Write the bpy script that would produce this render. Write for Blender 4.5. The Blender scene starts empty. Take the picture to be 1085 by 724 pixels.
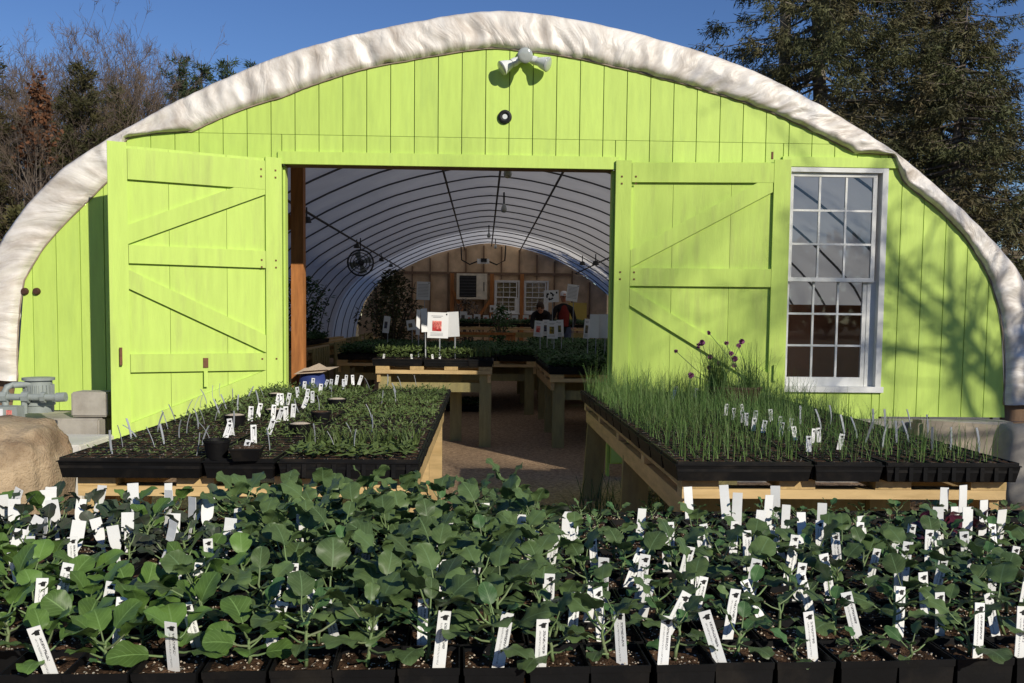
import bpy, math, random
from mathutils import Vector, Matrix, noise as mnoise
PI = math.pi
S = bpy.context.scene
COL = S.collection

# ---------------------------------------------------------------- camera
FPX, W0, H0, PY0 = 938.0, 1085.0, 724.0, 397.0
CAM = Vector((0, 0, 1.4))
psi, alp, rol = math.radians(1.9), math.atan((397 - 337) / 938.0), math.radians(0.65)
fw = Vector((math.sin(psi) * math.cos(alp), math.cos(psi) * math.cos(alp), -math.sin(alp)))
r0 = Vector((math.cos(psi), -math.sin(psi), 0))
u0 = r0.cross(fw)
rt = math.cos(rol) * r0 + math.sin(rol) * u0
up = math.cos(rol) * u0 - math.sin(rol) * r0
cd = bpy.data.cameras.new('camera')
cam = bpy.data.objects.new('camera', cd)
COL.objects.link(cam)
cam.matrix_world = Matrix(((rt.x, up.x, -fw.x, CAM.x), (rt.y, up.y, -fw.y, CAM.y), (rt.z, up.z, -fw.z, CAM.z), (0, 0, 0, 1)))
cd.sensor_width = 36.0
cd.lens = 36.0 * FPX / W0
cd.shift_y = (PY0 - H0 / 2) / W0
cd.clip_start, cd.clip_end = 0.05, 2000
S.camera = cam

def at(px, py, Y):            # measured point of the photograph brought onto the upright plane at depth Y
    d = fw + ((px - W0 / 2) / FPX) * rt - ((py - PY0) / FPX) * up
    t = Y / d.y
    return (d.x * t, CAM.z + d.z * t)

def to_px(p):
    q = Vector(p) - CAM
    w = q.dot(fw)
    if w < 0.05: return (-9999, -9999)
    return (W0 / 2 + FPX * q.dot(rt) / w, PY0 - FPX * q.dot(up) / w)

# ---------------------------------------------------------------- light
SUN = Vector((0.68, -1.0, 0.61)).normalized()
wd = bpy.data.worlds.new('World'); S.world = wd; wd.use_nodes = True
nt = wd.node_tree; nt.nodes.clear()
sky = nt.nodes.new('ShaderNodeTexSky'); sky.sky_type = 'NISHITA'; sky.sun_disc = False
sky.sun_elevation = math.asin(SUN.z); sky.sun_rotation = math.atan2(SUN.x, SUN.y)
sky.altitude = 0; sky.air_density = 1.0; sky.dust_density = 0.0; sky.ozone_density = 4.5
bg = nt.nodes.new('ShaderNodeBackground'); bg.inputs[1].default_value = 0.095
ow = nt.nodes.new('ShaderNodeOutputWorld')
hs = nt.nodes.new('ShaderNodeHueSaturation'); hs.inputs['Saturation'].default_value = 1.12; hs.inputs['Hue'].default_value = 0.512
nt.links.new(sky.outputs[0], hs.inputs['Color']); nt.links.new(hs.outputs[0], bg.inputs[0]); nt.links.new(bg.outputs[0], ow.inputs[0])
sd = bpy.data.lights.new('sun', 'SUN'); sd.energy = 4.3; sd.angle = math.radians(0.5); sd.color = (1.0, 0.93, 0.80)
sun = bpy.data.objects.new('sun', sd); COL.objects.link(sun)
sun.rotation_euler = (-SUN).to_track_quat('-Z', 'Y').to_euler(); sun.location = (10, -10, 15)
S.view_settings.view_transform = 'Standard'; S.view_settings.look = 'None'
S.view_settings.exposure = 0.0; S.view_settings.gamma = 1.0
S.view_settings.use_curve_mapping = False
S.cycles.max_bounces = 8; S.cycles.transparent_max_bounces = 8

# ---------------------------------------------------------------- mesh helper
class MB:
    def __init__(s): s.v = []; s.f = []; s.m = []; s.uv = {}
    def vert(s, p): s.v.append((p[0], p[1], p[2])); return len(s.v) - 1
    def face(s, idx, m=0): s.f.append(tuple(idx)); s.m.append(m)
    def poly(s, pts, m=0):
        b = len(s.v)
        for p in pts: s.vert(p)
        s.face(range(b, b + len(pts)), m)
    def box(s, c, d, m=0, M=None, taper=0):
        b = len(s.v)
        for z in (-1, 1):
            k = 1 - taper if z > 0 else 1
            for x, y in ((-1, -1), (1, -1), (1, 1), (-1, 1)):
                p = Vector((x * d[0] / 2 * k, y * d[1] / 2 * k, z * d[2] / 2))
                if M is not None: p = M @ p
                s.vert((p[0] + c[0], p[1] + c[1], p[2] + c[2]))
        for q in ((0, 3, 2, 1), (4, 5, 6, 7), (0, 1, 5, 4), (1, 2, 6, 5), (2, 3, 7, 6), (3, 0, 4, 7)):
            s.face([b + i for i in q], m)
    def bar(s, a, c, w, h, m=0, upv=(0, 0, 1)):     # a box-section beam from a to c, w across, h along upv
        a = Vector(a); c = Vector(c); d = c - a; L = d.length; d.normalize()
        x = d.cross(Vector(upv)); x.normalize(); z = x.cross(d)
        M = Matrix((x, d, z)).transposed()
        s.box((a + c) / 2, (w, L, h), m, M)
    def tube(s, pts, rad, n=6, m=0, cap=True):
        pts = [Vector(p) for p in pts]
        b0 = None; ref = Vector((0.3, 0.2, 1))
        for i, p in enumerate(pts):
            d = (pts[min(i + 1, len(pts) - 1)] - pts[max(i - 1, 0)])
            if d.length < 1e-9: d = Vector((0, 0, 1))
            d.normalize()
            if abs(d.dot(ref.normalized())) > 0.95: ref = Vector((1, 0.2, 0.1))
            x = d.cross(ref).normalized(); y = d.cross(x)
            r = rad[i] if isinstance(rad, (list, tuple)) else rad
            b = len(s.v)
            for k in range(n):
                a = 2 * PI * k / n
                s.vert(p + x * (r * math.cos(a)) + y * (r * math.sin(a)))
            if b0 is not None:
                for k in range(n):
                    s.face((b0 + k, b0 + (k + 1) % n, b + (k + 1) % n, b + k), m)
            elif cap: s.face([b + n - 1 - k for k in range(n)], m)
            b0 = b
        if cap: s.face([b0 + k for k in range(n)], m)
    def lathe(s, prof, c=(0, 0, 0), n=20, m=0, M=None, close=False):
        b = len(s.v)
        for r, z in prof:
            for k in range(n):
                a = 2 * PI * k / n
                p = Vector((r * math.cos(a), r * math.sin(a), z))
                if M is not None: p = M @ p
                s.vert((p[0] + c[0], p[1] + c[1], p[2] + c[2]))
        for i in range(len(prof) - 1):
            for k in range(n):
                q = (k + 1) % n
                s.face((b + i * n + k, b + i * n + q, b + (i + 1) * n + q, b + (i + 1) * n + k), m)
    def prism(s, poly, y0, y1, m=0):                # polygon in XZ (counter-clockwise seen from -Y) between two depths
        n = len(poly); b = len(s.v)
        for y in (y0, y1):
            for x, z in poly: s.vert((x, y, z))
        s.face([b + i for i in range(n)], m)
        s.face([b + n + n - 1 - i for i in range(n)], m)
        for i in range(n):
            j = (i + 1) % n
            s.face((b + j, b + i, b + n + i, b + n + j), m)
    def mesh(s, name, mats, smooth=False, sharp=None):
        me = bpy.data.meshes.new(name)
        me.from_pydata(s.v, [], s.f)
        for m in (mats if isinstance(mats, (list, tuple)) else [mats]): me.materials.append(m)
        me.polygons.foreach_set('material_index', s.m)
        if smooth:
            me.polygons.foreach_set('use_smooth', [True] * len(s.f))
            if sharp: me.set_sharp_from_angle(angle=math.radians(sharp))
        if s.uv:
            l = me.uv_layers.new(name='uv')
            for p in me.polygons:
                for li in p.loop_indices:
                    l.data[li].uv = s.uv.get(me.loops[li].vertex_index, (0, 0))
        me.update()
        return me
    def build(s, name, mats, parent=None, smooth=False, sharp=None, loc=(0, 0, 0), rot=None):
        return put(name, s.mesh(name, mats, smooth, sharp), parent, loc, rot)

def put(name, me, parent=None, loc=(0, 0, 0), rot=None, scale=None):
    o = bpy.data.objects.new(name, me); COL.objects.link(o)
    o.location = loc
    if rot is not None: o.rotation_euler = rot
    if scale is not None: o.scale = scale if isinstance(scale, (tuple, list)) else (scale,) * 3
    if parent is not None: o.parent = parent
    return o
def tag(o, label, cat, group=None, kind=None):
    o['label'] = label; o['category'] = cat
    if group: o['group'] = group
    if kind: o['kind'] = kind
    return o
def thing(name, label, cat, loc=(0, 0, 0), rz=0, group=None):
    o = bpy.data.objects.new(name, None); COL.objects.link(o)
    o.location = loc; o.rotation_euler = (0, 0, rz); o.empty_display_size = 0.1
    return tag(o, label, cat, group)
def stuff(o): o['kind'] = 'stuff'; return o
def copy_tree(o, parent=None):
    c = o.copy(); COL.objects.link(c); c.parent = parent
    for ch in list(o.children): copy_tree(ch, c)
    return c
ORD = ('first second third fourth fifth sixth seventh eighth ninth tenth eleventh twelfth thirteenth fourteenth fifteenth sixteenth seventeenth '
       'eighteenth nineteenth twentieth').split()
ORD += ['twenty-' + w for w in ORD[:9]] + ['thirtieth'] + ['thirty-' + w for w in ORD[:9]] + ['fortieth'] + ['forty-' + w for w in ORD[:9]]

# ---------------------------------------------------------------- materials
def srgb(r, g, b):
    f = lambda c: (c / 255 / 12.92) if c / 255 <= 0.04045 else ((c / 255 + 0.055) / 1.055) ** 2.4
    return (f(r), f(g), f(b))
def N(t, kind, **kw):
    n = t.nodes.new(kind)
    for k, v in kw.items(): setattr(n, k, v)
    return n
def mat(name, base, rough=0.6, var=0.18, scale=6.0, bump=0.15, bscale=60.0, stretch=(1, 1, 1), second=None, mix=(0.45, 0.7), spec=0.3,
        transl=0.0, metal=0.0, bdist=0.004, rnd=0.0, coat=0.0):
    m = bpy.data.materials.new(name); m.use_nodes = True
    t = m.node_tree; L = t.links; t.nodes.clear()
    out = N(t, 'ShaderNodeOutputMaterial'); p = N(t, 'ShaderNodeBsdfPrincipled')
    tc = N(t, 'ShaderNodeTexCoord'); oi = N(t, 'ShaderNodeObjectInfo')
    mul = N(t, 'ShaderNodeVectorMath', operation='SCALE'); cmb = N(t, 'ShaderNodeCombineXYZ')
    for i in range(3): L.new(oi.outputs['Random'], cmb.inputs[i])
    L.new(cmb.outputs[0], mul.inputs[0]); mul.inputs['Scale'].default_value = 37.0
    add = N(t, 'ShaderNodeVectorMath', operation='ADD')
    mp = N(t, 'ShaderNodeMapping'); mp.inputs['Scale'].default_value = stretch
    L.new(tc.outputs['Object'], mp.inputs[0]); L.new(mp.outputs[0], add.inputs[0]); L.new(mul.outputs[0], add.inputs[1])
    n1 = N(t, 'ShaderNodeTexNoise'); n1.inputs['Scale'].default_value = scale; n1.inputs['Detail'].default_value = 6; n1.inputs['Roughness'].default_value = 0.6
    L.new(add.outputs[0], n1.inputs['Vector'])
    r1 = N(t, 'ShaderNodeMapRange'); r1.inputs['From Min'].default_value = 0.3; r1.inputs['From Max'].default_value = 0.7
    r1.inputs['To Min'].default_value = 1 - var; r1.inputs['To Max'].default_value = 1 + var
    L.new(n1.outputs['Fac'], r1.inputs['Value'])
    col = N(t, 'ShaderNodeMix', data_type='RGBA')
    col.inputs['A'].default_value = (*base, 1); col.inputs['B'].default_value = (*(second or base), 1)
    n2 = N(t, 'ShaderNodeTexNoise'); n2.inputs['Scale'].default_value = scale * 0.45; n2.inputs['Detail'].default_value = 8; n2.inputs['Roughness'].default_value = 0.65
    ad2 = N(t, 'ShaderNodeVectorMath', operation='ADD'); ad2.inputs[1].default_value = (11.3, 5.1, 7.7)
    L.new(add.outputs[0], ad2.inputs[0]); L.new(ad2.outputs[0], n2.inputs['Vector'])
    r2 = N(t, 'ShaderNodeMapRange'); r2.inputs['From Min'].default_value = mix[0]; r2.inputs['From Max'].default_value = mix[1]
    L.new(n2.outputs['Fac'], r2.inputs['Value']); L.new(r2.outputs[0], col.inputs['Factor'])
    vm = N(t, 'ShaderNodeVectorMath', operation='SCALE')
    L.new(col.outputs['Result'], vm.inputs[0])
    if rnd > 0:
        rr = N(t, 'ShaderNodeMapRange'); rr.inputs['To Min'].default_value = 1 - rnd; rr.inputs['To Max'].default_value = 1 + rnd
        L.new(oi.outputs['Random'], rr.inputs['Value'])
        mm = N(t, 'ShaderNodeMath', operation='MULTIPLY'); L.new(rr.outputs[0], mm.inputs[0]); L.new(r1.outputs[0], mm.inputs[1])
        L.new(mm.outputs[0], vm.inputs['Scale'])
    else: L.new(r1.outputs[0], vm.inputs['Scale'])
    L.new(vm.outputs[0], p.inputs['Base Color'])
    p.inputs['Roughness'].default_value = rough; p.inputs['Specular IOR Level'].default_value = spec; p.inputs['Metallic'].default_value = metal
    p.inputs['Coat Weight'].default_value = coat
    if bump > 0:
        n3 = N(t, 'ShaderNodeTexNoise'); n3.inputs['Scale'].default_value = bscale; n3.inputs['Detail'].default_value = 4
        L.new(add.outputs[0], n3.inputs['Vector'])
        b = N(t, 'ShaderNodeBump'); b.inputs['Strength'].default_value = bump; b.inputs['Distance'].default_value = bdist
        L.new(n3.outputs['Fac'], b.inputs['Height']); L.new(b.outputs[0], p.inputs['Normal'])
    sh = p.outputs[0]
    if transl > 0:
        tr = N(t, 'ShaderNodeBsdfTranslucent'); ms = N(t, 'ShaderNodeMixShader'); ms.inputs[0].default_value = transl
        L.new(vm.outputs[0], tr.inputs['Color']); L.new(sh, ms.inputs[1]); L.new(tr.outputs[0], ms.inputs[2]); sh = ms.outputs[0]
    L.new(sh, out.inputs[0])
    m['nodes'] = 1
    return m

M = {}
LIME = (0.53, 0.705, 0.145)
M['lime'] = mat('lime_paint', LIME, 0.55, 0.07, 3, 0.25, 30, (8, 8, 1), (0.44, 0.60, 0.14), (0.52, 0.85), rnd=0.045)
M['lime_worn'] = mat('lime_paint_worn', (0.50, 0.665, 0.135), 0.6, 0.07, 3.5, 0.3, 30, (5, 5, 0.6), (0.40, 0.48, 0.13), (0.52, 0.80), rnd=0.04)
M['backing'] = mat('groove_backing', (0.16, 0.26, 0.04), 0.8)
def cover_mat():
    m = mat('dirty_white_plastic', (0.80, 0.75, 0.68), 0.46, 0.10, 5, 0.0, 20, (1, 1, 1), (0.48, 0.41, 0.34), (0.42, 0.70), spec=0.5, coat=0.0)
    t = m.node_tree; L = t.links
    p = [n for n in t.nodes if n.type == 'BSDF_PRINCIPLED'][0]
    tc = [n for n in t.nodes if n.type == 'TEX_COORD'][0]
    nz = [n for n in t.nodes if n.type == 'TEX_NOISE'][1]
    um = N(t, 'ShaderNodeMapping'); um.inputs['Scale'].default_value = (0.55, 0.25, 1); L.new(tc.outputs['UV'], um.inputs[0]); L.new(um.outputs[0], nz.inputs['Vector'])
    uvm = N(t, 'ShaderNodeMapping'); uvm.inputs['Scale'].default_value = (0.9, 0.45, 1)
    L.new(tc.outputs['UV'], uvm.inputs[0])
    n = N(t, 'ShaderNodeTexNoise'); n.inputs['Scale'].default_value = 0.9; n.inputs['Detail'].default_value = 4; n.inputs['Distortion'].default_value = 0.7
    L.new(uvm.outputs[0], n.inputs['Vector'])
    rdg = N(t, 'ShaderNodeMath', operation='SUBTRACT'); rdg.inputs[1].default_value = 0.5; L.new(n.outputs['Fac'], rdg.inputs[0])
    ab = N(t, 'ShaderNodeMath', operation='ABSOLUTE'); L.new(rdg.outputs[0], ab.inputs[0])
    b = N(t, 'ShaderNodeBump'); b.inputs['Strength'].default_value = 0.55; b.inputs['Distance'].default_value = 0.07
    L.new(ab.outputs[0], b.inputs['Height']); L.new(b.outputs[0], p.inputs['Normal'])
    return m
M['cover'] = cover_mat()
M['cover_dark'] = mat('stained_plastic_edge', (0.30, 0.24, 0.18), 0.7, 0.35, 9, 0.3, 30)
M['skin'] = mat('roof_poly', (0.64, 0.62, 0.60), 0.5, 0.08, 1.5, 0.3, 5, (1, 1, 1), transl=0.34, bdist=0.05)
M['skin_fill'] = mat('added_fill_poly', (0.80, 0.77, 0.72), 0.5, 0.08, 1.5, 0.3, 5, (1, 1, 1), transl=0.62, bdist=0.05)  # more translucent rear bay, added to brighten the far end wall
M['pipe'] = mat('dark_steel_pipe', (0.05, 0.05, 0.05), 0.5, 0.2, 10)
M['rib_pipe'] = mat('grey_hoop_pipe', (0.10, 0.10, 0.11), 0.5, 0.2, 10)
M['white'] = mat('white_paint', (0.74, 0.74, 0.71), 0.5, 0.06, 6, 0.15, 40, second=(0.62, 0.62, 0.57), rnd=0.03)
M['paper'] = mat('white_sheet', (0.80, 0.80, 0.80), 0.55, 0.03, 6, 0.05, 10)
M['tagwhite'] = mat('white_tag_plastic', (0.80, 0.80, 0.78), 0.45, 0.03, 20, 0.0, rnd=0.05)
M['grey_tag'] = mat('grey_tag_plastic', (0.46, 0.48, 0.50), 0.35, 0.1, 20, 0.0, rnd=0.2, transl=0.3)
M['ink'] = mat('black_ink', (0.015, 0.015, 0.015), 0.6, 0.1, 10, 0)
M['greyink'] = mat('grey_ink', (0.28, 0.28, 0.30), 0.6, 0.1, 10, 0)
M['photo_red'] = mat('red_flower_picture', (0.45, 0.03, 0.03), 0.5, 0.6, 40, 0, second=(0.75, 0.30, 0.25), mix=(0.45, 0.6))
M['photo_dark'] = mat('dark_picture', (0.06, 0.06, 0.10), 0.5, 0.6, 40, 0, second=(0.22, 0.18, 0.08), mix=(0.45, 0.6))
M['photo_yellow'] = mat('yellow_picture', (0.45, 0.30, 0.03), 0.5, 0.6, 40, 0, second=(0.06, 0.08, 0.05), mix=(0.4, 0.6))
M['black'] = mat('black_plastic', (0.0065, 0.0065, 0.007), 0.55, 0.3, 12, 0.15, 60, second=(0.024, 0.020, 0.016), mix=(0.5, 0.75), spec=0.16, rnd=0.2)
def soil_mat():
    m = mat('potting_soil', (0.115, 0.066, 0.038), 0.95, 0.45, 60, 0.9, 220, second=(0.035, 0.02, 0.012), mix=(0.4, 0.6), bdist=0.006, spec=0.1)
    t = m.node_tree; L = t.links
    p = [n for n in t.nodes if n.type == 'BSDF_PRINCIPLED'][0]
    src = p.inputs['Base Color'].links[0].from_socket
    add = [n for n in t.nodes if n.type == 'VECT_MATH' and n.operation == 'ADD'][0]
    v = N(t, 'ShaderNodeTexVoronoi'); v.inputs['Scale'].default_value = 170
    L.new(add.outputs[0], v.inputs['Vector'])
    wn = N(t, 'ShaderNodeSeparateColor'); L.new(v.outputs['Color'], wn.inputs[0])
    a = N(t, 'ShaderNodeMath', operation='GREATER_THAN'); a.inputs[1].default_value = 0.90; L.new(wn.outputs[0], a.inputs[0])
    c = N(t, 'ShaderNodeMath', operation='LESS_THAN'); c.inputs[1].default_value = 0.42; L.new(v.outputs['Distance'], c.inputs[0])
    q = N(t, 'ShaderNodeMath', operation='MULTIPLY'); L.new(a.outputs[0], q.inputs[0]); L.new(c.outputs[0], q.inputs[1])
    mx = N(t, 'ShaderNodeMix', data_type='RGBA'); mx.inputs['B'].default_value = (0.62, 0.58, 0.48, 1)
    L.new(q.outputs[0], mx.inputs['Factor']); L.new(src, mx.inputs['A']); L.new(mx.outputs['Result'], p.inputs['Base Color'])
    return m
M['soil'] = soil_mat()
M['perlite'] = mat('pale_grit', (0.58, 0.48, 0.36), 0.9, 0.3, 120, 0.6, 200)
def leaf_mat(name, base, second, vein, rough=0.45, transl=0.18):
    m = mat(name, base, rough, 0.16, 25, 0.25, 60, second=second, mix=(0.4, 0.7), spec=0.35, transl=transl, rnd=0.28, bdist=0.002)
    t = m.node_tree; L = t.links
    vm = [n for n in t.nodes if n.type == 'VECT_MATH' and n.operation == 'SCALE' and n.inputs['Scale'].is_linked][0]
    tc = [n for n in t.nodes if n.type == 'TEX_COORD'][0]
    sp = N(t, 'ShaderNodeSeparateXYZ'); L.new(tc.outputs['UV'], sp.inputs[0])
    def mth(op, a, b=None):
        n = N(t, 'ShaderNodeMath', operation=op)
        for i, x in enumerate((a, b)):
            if x is None: continue
            if isinstance(x, (int, float)): n.inputs[i].default_value = x
            else: L.new(x, n.inputs[i])
        return n.outputs[0]
    au = mth('ABSOLUTE', mth('SUBTRACT', sp.outputs[0], 0.5))
    mid = mth('LESS_THAN', au, 0.022)
    ph = mth('FRACT', mth('SUBTRACT', mth('MULTIPLY', sp.outputs[1], 6.0), mth('MULTIPLY', au, 5.0)))
    side = mth('LESS_THAN', ph, 0.085)
    fac = mth('MINIMUM', mth('ADD', mid, mth('MULTIPLY', side, 0.45)), 0.8)
    mx = N(t, 'ShaderNodeMix', data_type='RGBA'); mx.inputs['B'].default_value = (*vein, 1)
    L.new(fac, mx.inputs['Factor']); L.new(vm.outputs[0], mx.inputs['A'])
    for n in t.nodes:
        if n.type == 'BSDF_PRINCIPLED': L.new(mx.outputs['Result'], n.inputs['Base Color'])
        if n.type == 'BSDF_TRANSLUCENT': L.new(mx.outputs['Result'], n.inputs['Color'])
    return m
M['cabbage'] = leaf_mat('cabbage_leaf', (0.115, 0.205, 0.042), (0.088, 0.160, 0.038), (0.20, 0.33, 0.10))
M['broccoli'] = leaf_mat('broccoli_leaf', (0.086, 0.138, 0.048), (0.114, 0.168, 0.054), (0.16, 0.25, 0.11), 0.45)
M['broccoli_pale'] = leaf_mat('young_leaf', (0.075, 0.16, 0.05), (0.05, 0.12, 0.045), (0.16, 0.26, 0.11), 0.5)
M['kale'] = leaf_mat('purple_kale_leaf', (0.050, 0.085, 0.045), (0.065, 0.060, 0.045), (0.11, 0.10, 0.08), 0.5)
M['purple'] = leaf_mat('purple_lettuce_leaf', (0.075, 0.012, 0.022), (0.05, 0.01, 0.015), (0.12, 0.03, 0.04), 0.4)
M['stem'] = mat('green_stem', (0.16, 0.24, 0.09), 0.5, 0.15, 30, 0, second=(0.15, 0.16, 0.09))
M['seed'] = mat('seedling_green', (0.125, 0.175, 0.05), 0.5, 0.3, 40, 0, second=(0.085, 0.125, 0.04), transl=0.2, rnd=0.15)
M['onion'] = mat('onion_green', (0.125, 0.225, 0.055), 0.5, 0.3, 30, 0, second=(0.21, 0.26, 0.09), transl=0.2, rnd=0.12)
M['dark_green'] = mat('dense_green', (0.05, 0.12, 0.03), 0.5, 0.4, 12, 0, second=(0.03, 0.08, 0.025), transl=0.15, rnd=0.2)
M['chive_flower'] = mat('chive_flower', (0.30, 0.10, 0.20), 0.6, 0.2, 40, 0)
M['clay'] = mat('brown_pot', (0.075, 0.035, 0.024), 0.6)
M['pine'] = mat('new_pine', (0.62, 0.44, 0.21), 0.65, 0.13, 5, 0.15, 40, (1, 6, 6), (0.48, 0.32, 0.13), (0.5, 0.75), rnd=0.08)
M['pine_y'] = mat('pine_along', (0.58, 0.40, 0.18), 0.65, 0.16, 5, 0.15, 40, (6, 1, 6), (0.36, 0.26, 0.10), (0.5, 0.75), rnd=0.15)
M['olive'] = mat('olive_board', (0.33, 0.28, 0.12), 0.7, 0.15, 6, 0.2, 40, (6, 6, 1), (0.27, 0.23, 0.11), rnd=0.1)
M['yellow_board'] = mat('yellow_board', (0.60, 0.45, 0.10), 0.6, 0.08, 4)
M['orange_post'] = mat('orange_timber', (0.42, 0.17, 0.05), 0.65, 0.2, 6, 0.2, 40, (6, 6, 0.7), (0.30, 0.11, 0.035))
M['ply'] = mat('old_plywood', (0.66, 0.47, 0.29), 0.75, 0.22, 2, 0.2, 30, (1, 1, 1), (0.36, 0.24, 0.14), (0.48, 0.75), rnd=0.15)
M['stud'] = mat('weathered_stud', (0.20, 0.125, 0.075), 0.75, 0.2, 6, 0.2, 40, (6, 6, 1))
M['cardboard'] = mat('brown_crate', (0.26, 0.10, 0.05), 0.8, 0.2, 3)
M['concrete'] = mat('concrete', (0.40, 0.37, 0.32), 0.9, 0.14, 7, 0.35, 60, second=(0.30, 0.27, 0.23))
M['boulder'] = mat('tan_boulder', (0.42, 0.32, 0.205), 0.92, 0.28, 6, 1.0, 70, second=(0.27, 0.185, 0.11), mix=(0.44, 0.58), bdist=0.012)
M['grey_iron'] = mat('grey_painted_iron', (0.28, 0.31, 0.29), 0.5, 0.15, 10, 0.2, 60)
M['bulb'] = mat('lamp_glass', (0.42, 0.45, 0.42), 0.12, 0.05, 10, 0, spec=0.8, coat=0.6)
M['lampwhite'] = mat('white_enamel', (0.70, 0.72, 0.70), 0.35, 0.05, 10, 0)
M['rust'] = mat('rusty_metal', (0.16, 0.07, 0.035), 0.7, 0.3, 30, 0.2)
M['bark'] = mat('grey_bark', (0.13, 0.105, 0.085), 0.9, 0.3, 8, 0.4, 30, second=(0.09, 0.07, 0.055), rnd=0.2)
M['bark_pale'] = mat('pale_bark', (0.22, 0.19, 0.15), 0.9, 0.35, 6, 0.4, 30, second=(0.10, 0.08, 0.06))
M['twig'] = mat('brown_twigs', (0.135, 0.098, 0.070), 0.9, 0.25, 3, 0, second=(0.105, 0.082, 0.066), rnd=0.25)
M['spruce'] = mat('spruce_needles', (0.082, 0.090, 0.034), 0.7, 0.45, 1.2, 0, second=(0.115, 0.090, 0.044), mix=(0.4, 0.62), transl=0.1)
M['pineneedle'] = mat('pine_needles', (0.040, 0.066, 0.026), 0.7, 0.4, 1.5, 0, second=(0.060, 0.075, 0.03), transl=0.1, rnd=0.2)
M['olive_needle'] = mat('olive_foliage', (0.075, 0.075, 0.026), 0.7, 0.4, 1.5, 0, second=(0.095, 0.075, 0.03), transl=0.15, rnd=0.2)
M['orange_leaf'] = mat('dead_orange_leaves', (0.17, 0.075, 0.035), 0.8, 0.4, 3, 0, transl=0.2)
M['brush'] = mat('brown_brush', (0.11, 0.085, 0.055), 0.9, 0.4, 1.5, 0, second=(0.08, 0.075, 0.035))
M['red_cloth'] = mat('dark_red_shirt', (0.16, 0.018, 0.015), 0.85, 0.25, 12)
M['dark_cloth'] = mat('black_jacket', (0.013, 0.013, 0.016), 0.85, 0.25, 12)
M['jean'] = mat('blue_jeans', (0.06, 0.08, 0.14), 0.85, 0.25, 20)
M['skin_tone'] = mat('skin', (0.48, 0.25, 0.16), 0.55, 0.06, 20, 0)
M['hair'] = mat('brown_hair', (0.04, 0.022, 0.012), 0.6, 0.2, 40)
M['blue'] = mat('blue_bag', (0.03, 0.05, 0.18), 0.5)
M['mulch'] = mat('wood_mulch', (0.17, 0.095, 0.05), 0.9, 0.5, 25, 0, second=(0.09, 0.05, 0.03), rnd=0.2)
def ground_mat(name, c1, c2, sc, patch=None):
    m = mat(name, c1, 0.95, 0.35, sc, 0.8, sc * 2.0, second=c2, mix=(0.42, 0.6), bdist=0.012, spec=0.15)
    return m
M['gravel'] = ground_mat('brown_gravel', (0.46, 0.32, 0.20), (0.27, 0.18, 0.11), 60)
M['earth'] = ground_mat('earth', (0.16, 0.115, 0.075), (0.11, 0.10, 0.05), 3)
def glass_mat():
    m = bpy.data.materials.new('window_glass'); m.use_nodes = True
    p = m.node_tree.nodes['Principled BSDF']
    p.inputs['Base Color'].default_value = (0.86, 0.9, 0.92, 1); p.inputs['Roughness'].default_value = 0.02
    p.inputs['Transmission Weight'].default_value = 1.0; p.inputs['IOR'].default_value = 1.5
    nz = N(m.node_tree, 'ShaderNodeTexNoise'); nz.inputs['Scale'].default_value = 3
    b = N(m.node_tree, 'ShaderNodeBump'); b.inputs['Strength'].default_value = 0.004; b.inputs['Distance'].default_value = 0.01
    m.node_tree.links.new(nz.outputs['Fac'], b.inputs['Height']); m.node_tree.links.new(b.outputs[0], p.inputs['Normal'])
    return m
M['glass'] = glass_mat()
def tag_print_mat():          # printed face of a plant tag: two columns of small type, flat print
    m = mat('printed_tag', (0.80, 0.80, 0.78), 0.45, 0.03, 20, 0.0, rnd=0.04)
    t = m.node_tree; L = t.links
    p = [n for n in t.nodes if n.type == 'BSDF_PRINCIPLED'][0]
    src = p.inputs['Base Color'].links[0].from_socket
    tc = [n for n in t.nodes if n.type == 'TEX_COORD'][0]; oi = [n for n in t.nodes if n.type == 'OBJECT_INFO'][0]
    sp = N(t, 'ShaderNodeSeparateXYZ'); L.new(tc.outputs['UV'], sp.inputs[0])
    def mth(op, a, b=None, c=None):
        n = N(t, 'ShaderNodeMath', operation=op)
        for i, x in enumerate((a, b, c)):
            if x is None: continue
            if isinstance(x, (int, float)): n.inputs[i].default_value = x
            else: L.new(x, n.inputs[i])
        return n.outputs[0]
    u, v = sp.outputs[0], sp.outputs[1]
    def band(x, a, b): return mth('MULTIPLY', mth('GREATER_THAN', x, a), mth('LESS_THAN', x, b))
    def col(u0, u1, v0, v1, sc, th, off):
        cb = N(t, 'ShaderNodeCombineXYZ'); L.new(mth('MULTIPLY', u, 14.0), cb.inputs[0]); L.new(mth('MULTIPLY', v, sc), cb.inputs[1])
        L.new(mth('ADD', mth('MULTIPLY', oi.outputs['Random'], 50.0), off), cb.inputs[2])
        nz = N(t, 'ShaderNodeTexNoise'); nz.inputs['Scale'].default_value = 1.0; nz.inputs['Detail'].default_value = 0
        L.new(cb.outputs[0], nz.inputs['Vector'])
        return mth('MULTIPLY', mth('MULTIPLY', band(u, u0, u1), band(v, v0, v1)), mth('GREATER_THAN', nz.outputs['Fac'], th))
    a = mth('MULTIPLY', col(0.60, 0.80, 0.38, 0.80, 55.0, 0.45, 3.0), 0.85)
    b = mth('MULTIPLY', col(0.28, 0.42, 0.12, 0.80, 80.0, 0.48, 9.0), 0.55)
    mx = N(t, 'ShaderNodeMix', data_type='RGBA'); mx.inputs['B'].default_value = (0.05, 0.05, 0.06, 1)
    L.new(mth('MAXIMUM', a, b), mx.inputs['Factor']); L.new(src, mx.inputs['A']); L.new(mx.outputs['Result'], p.inputs['Base Color'])
    return m
M['print'] = tag_print_mat()

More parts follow.
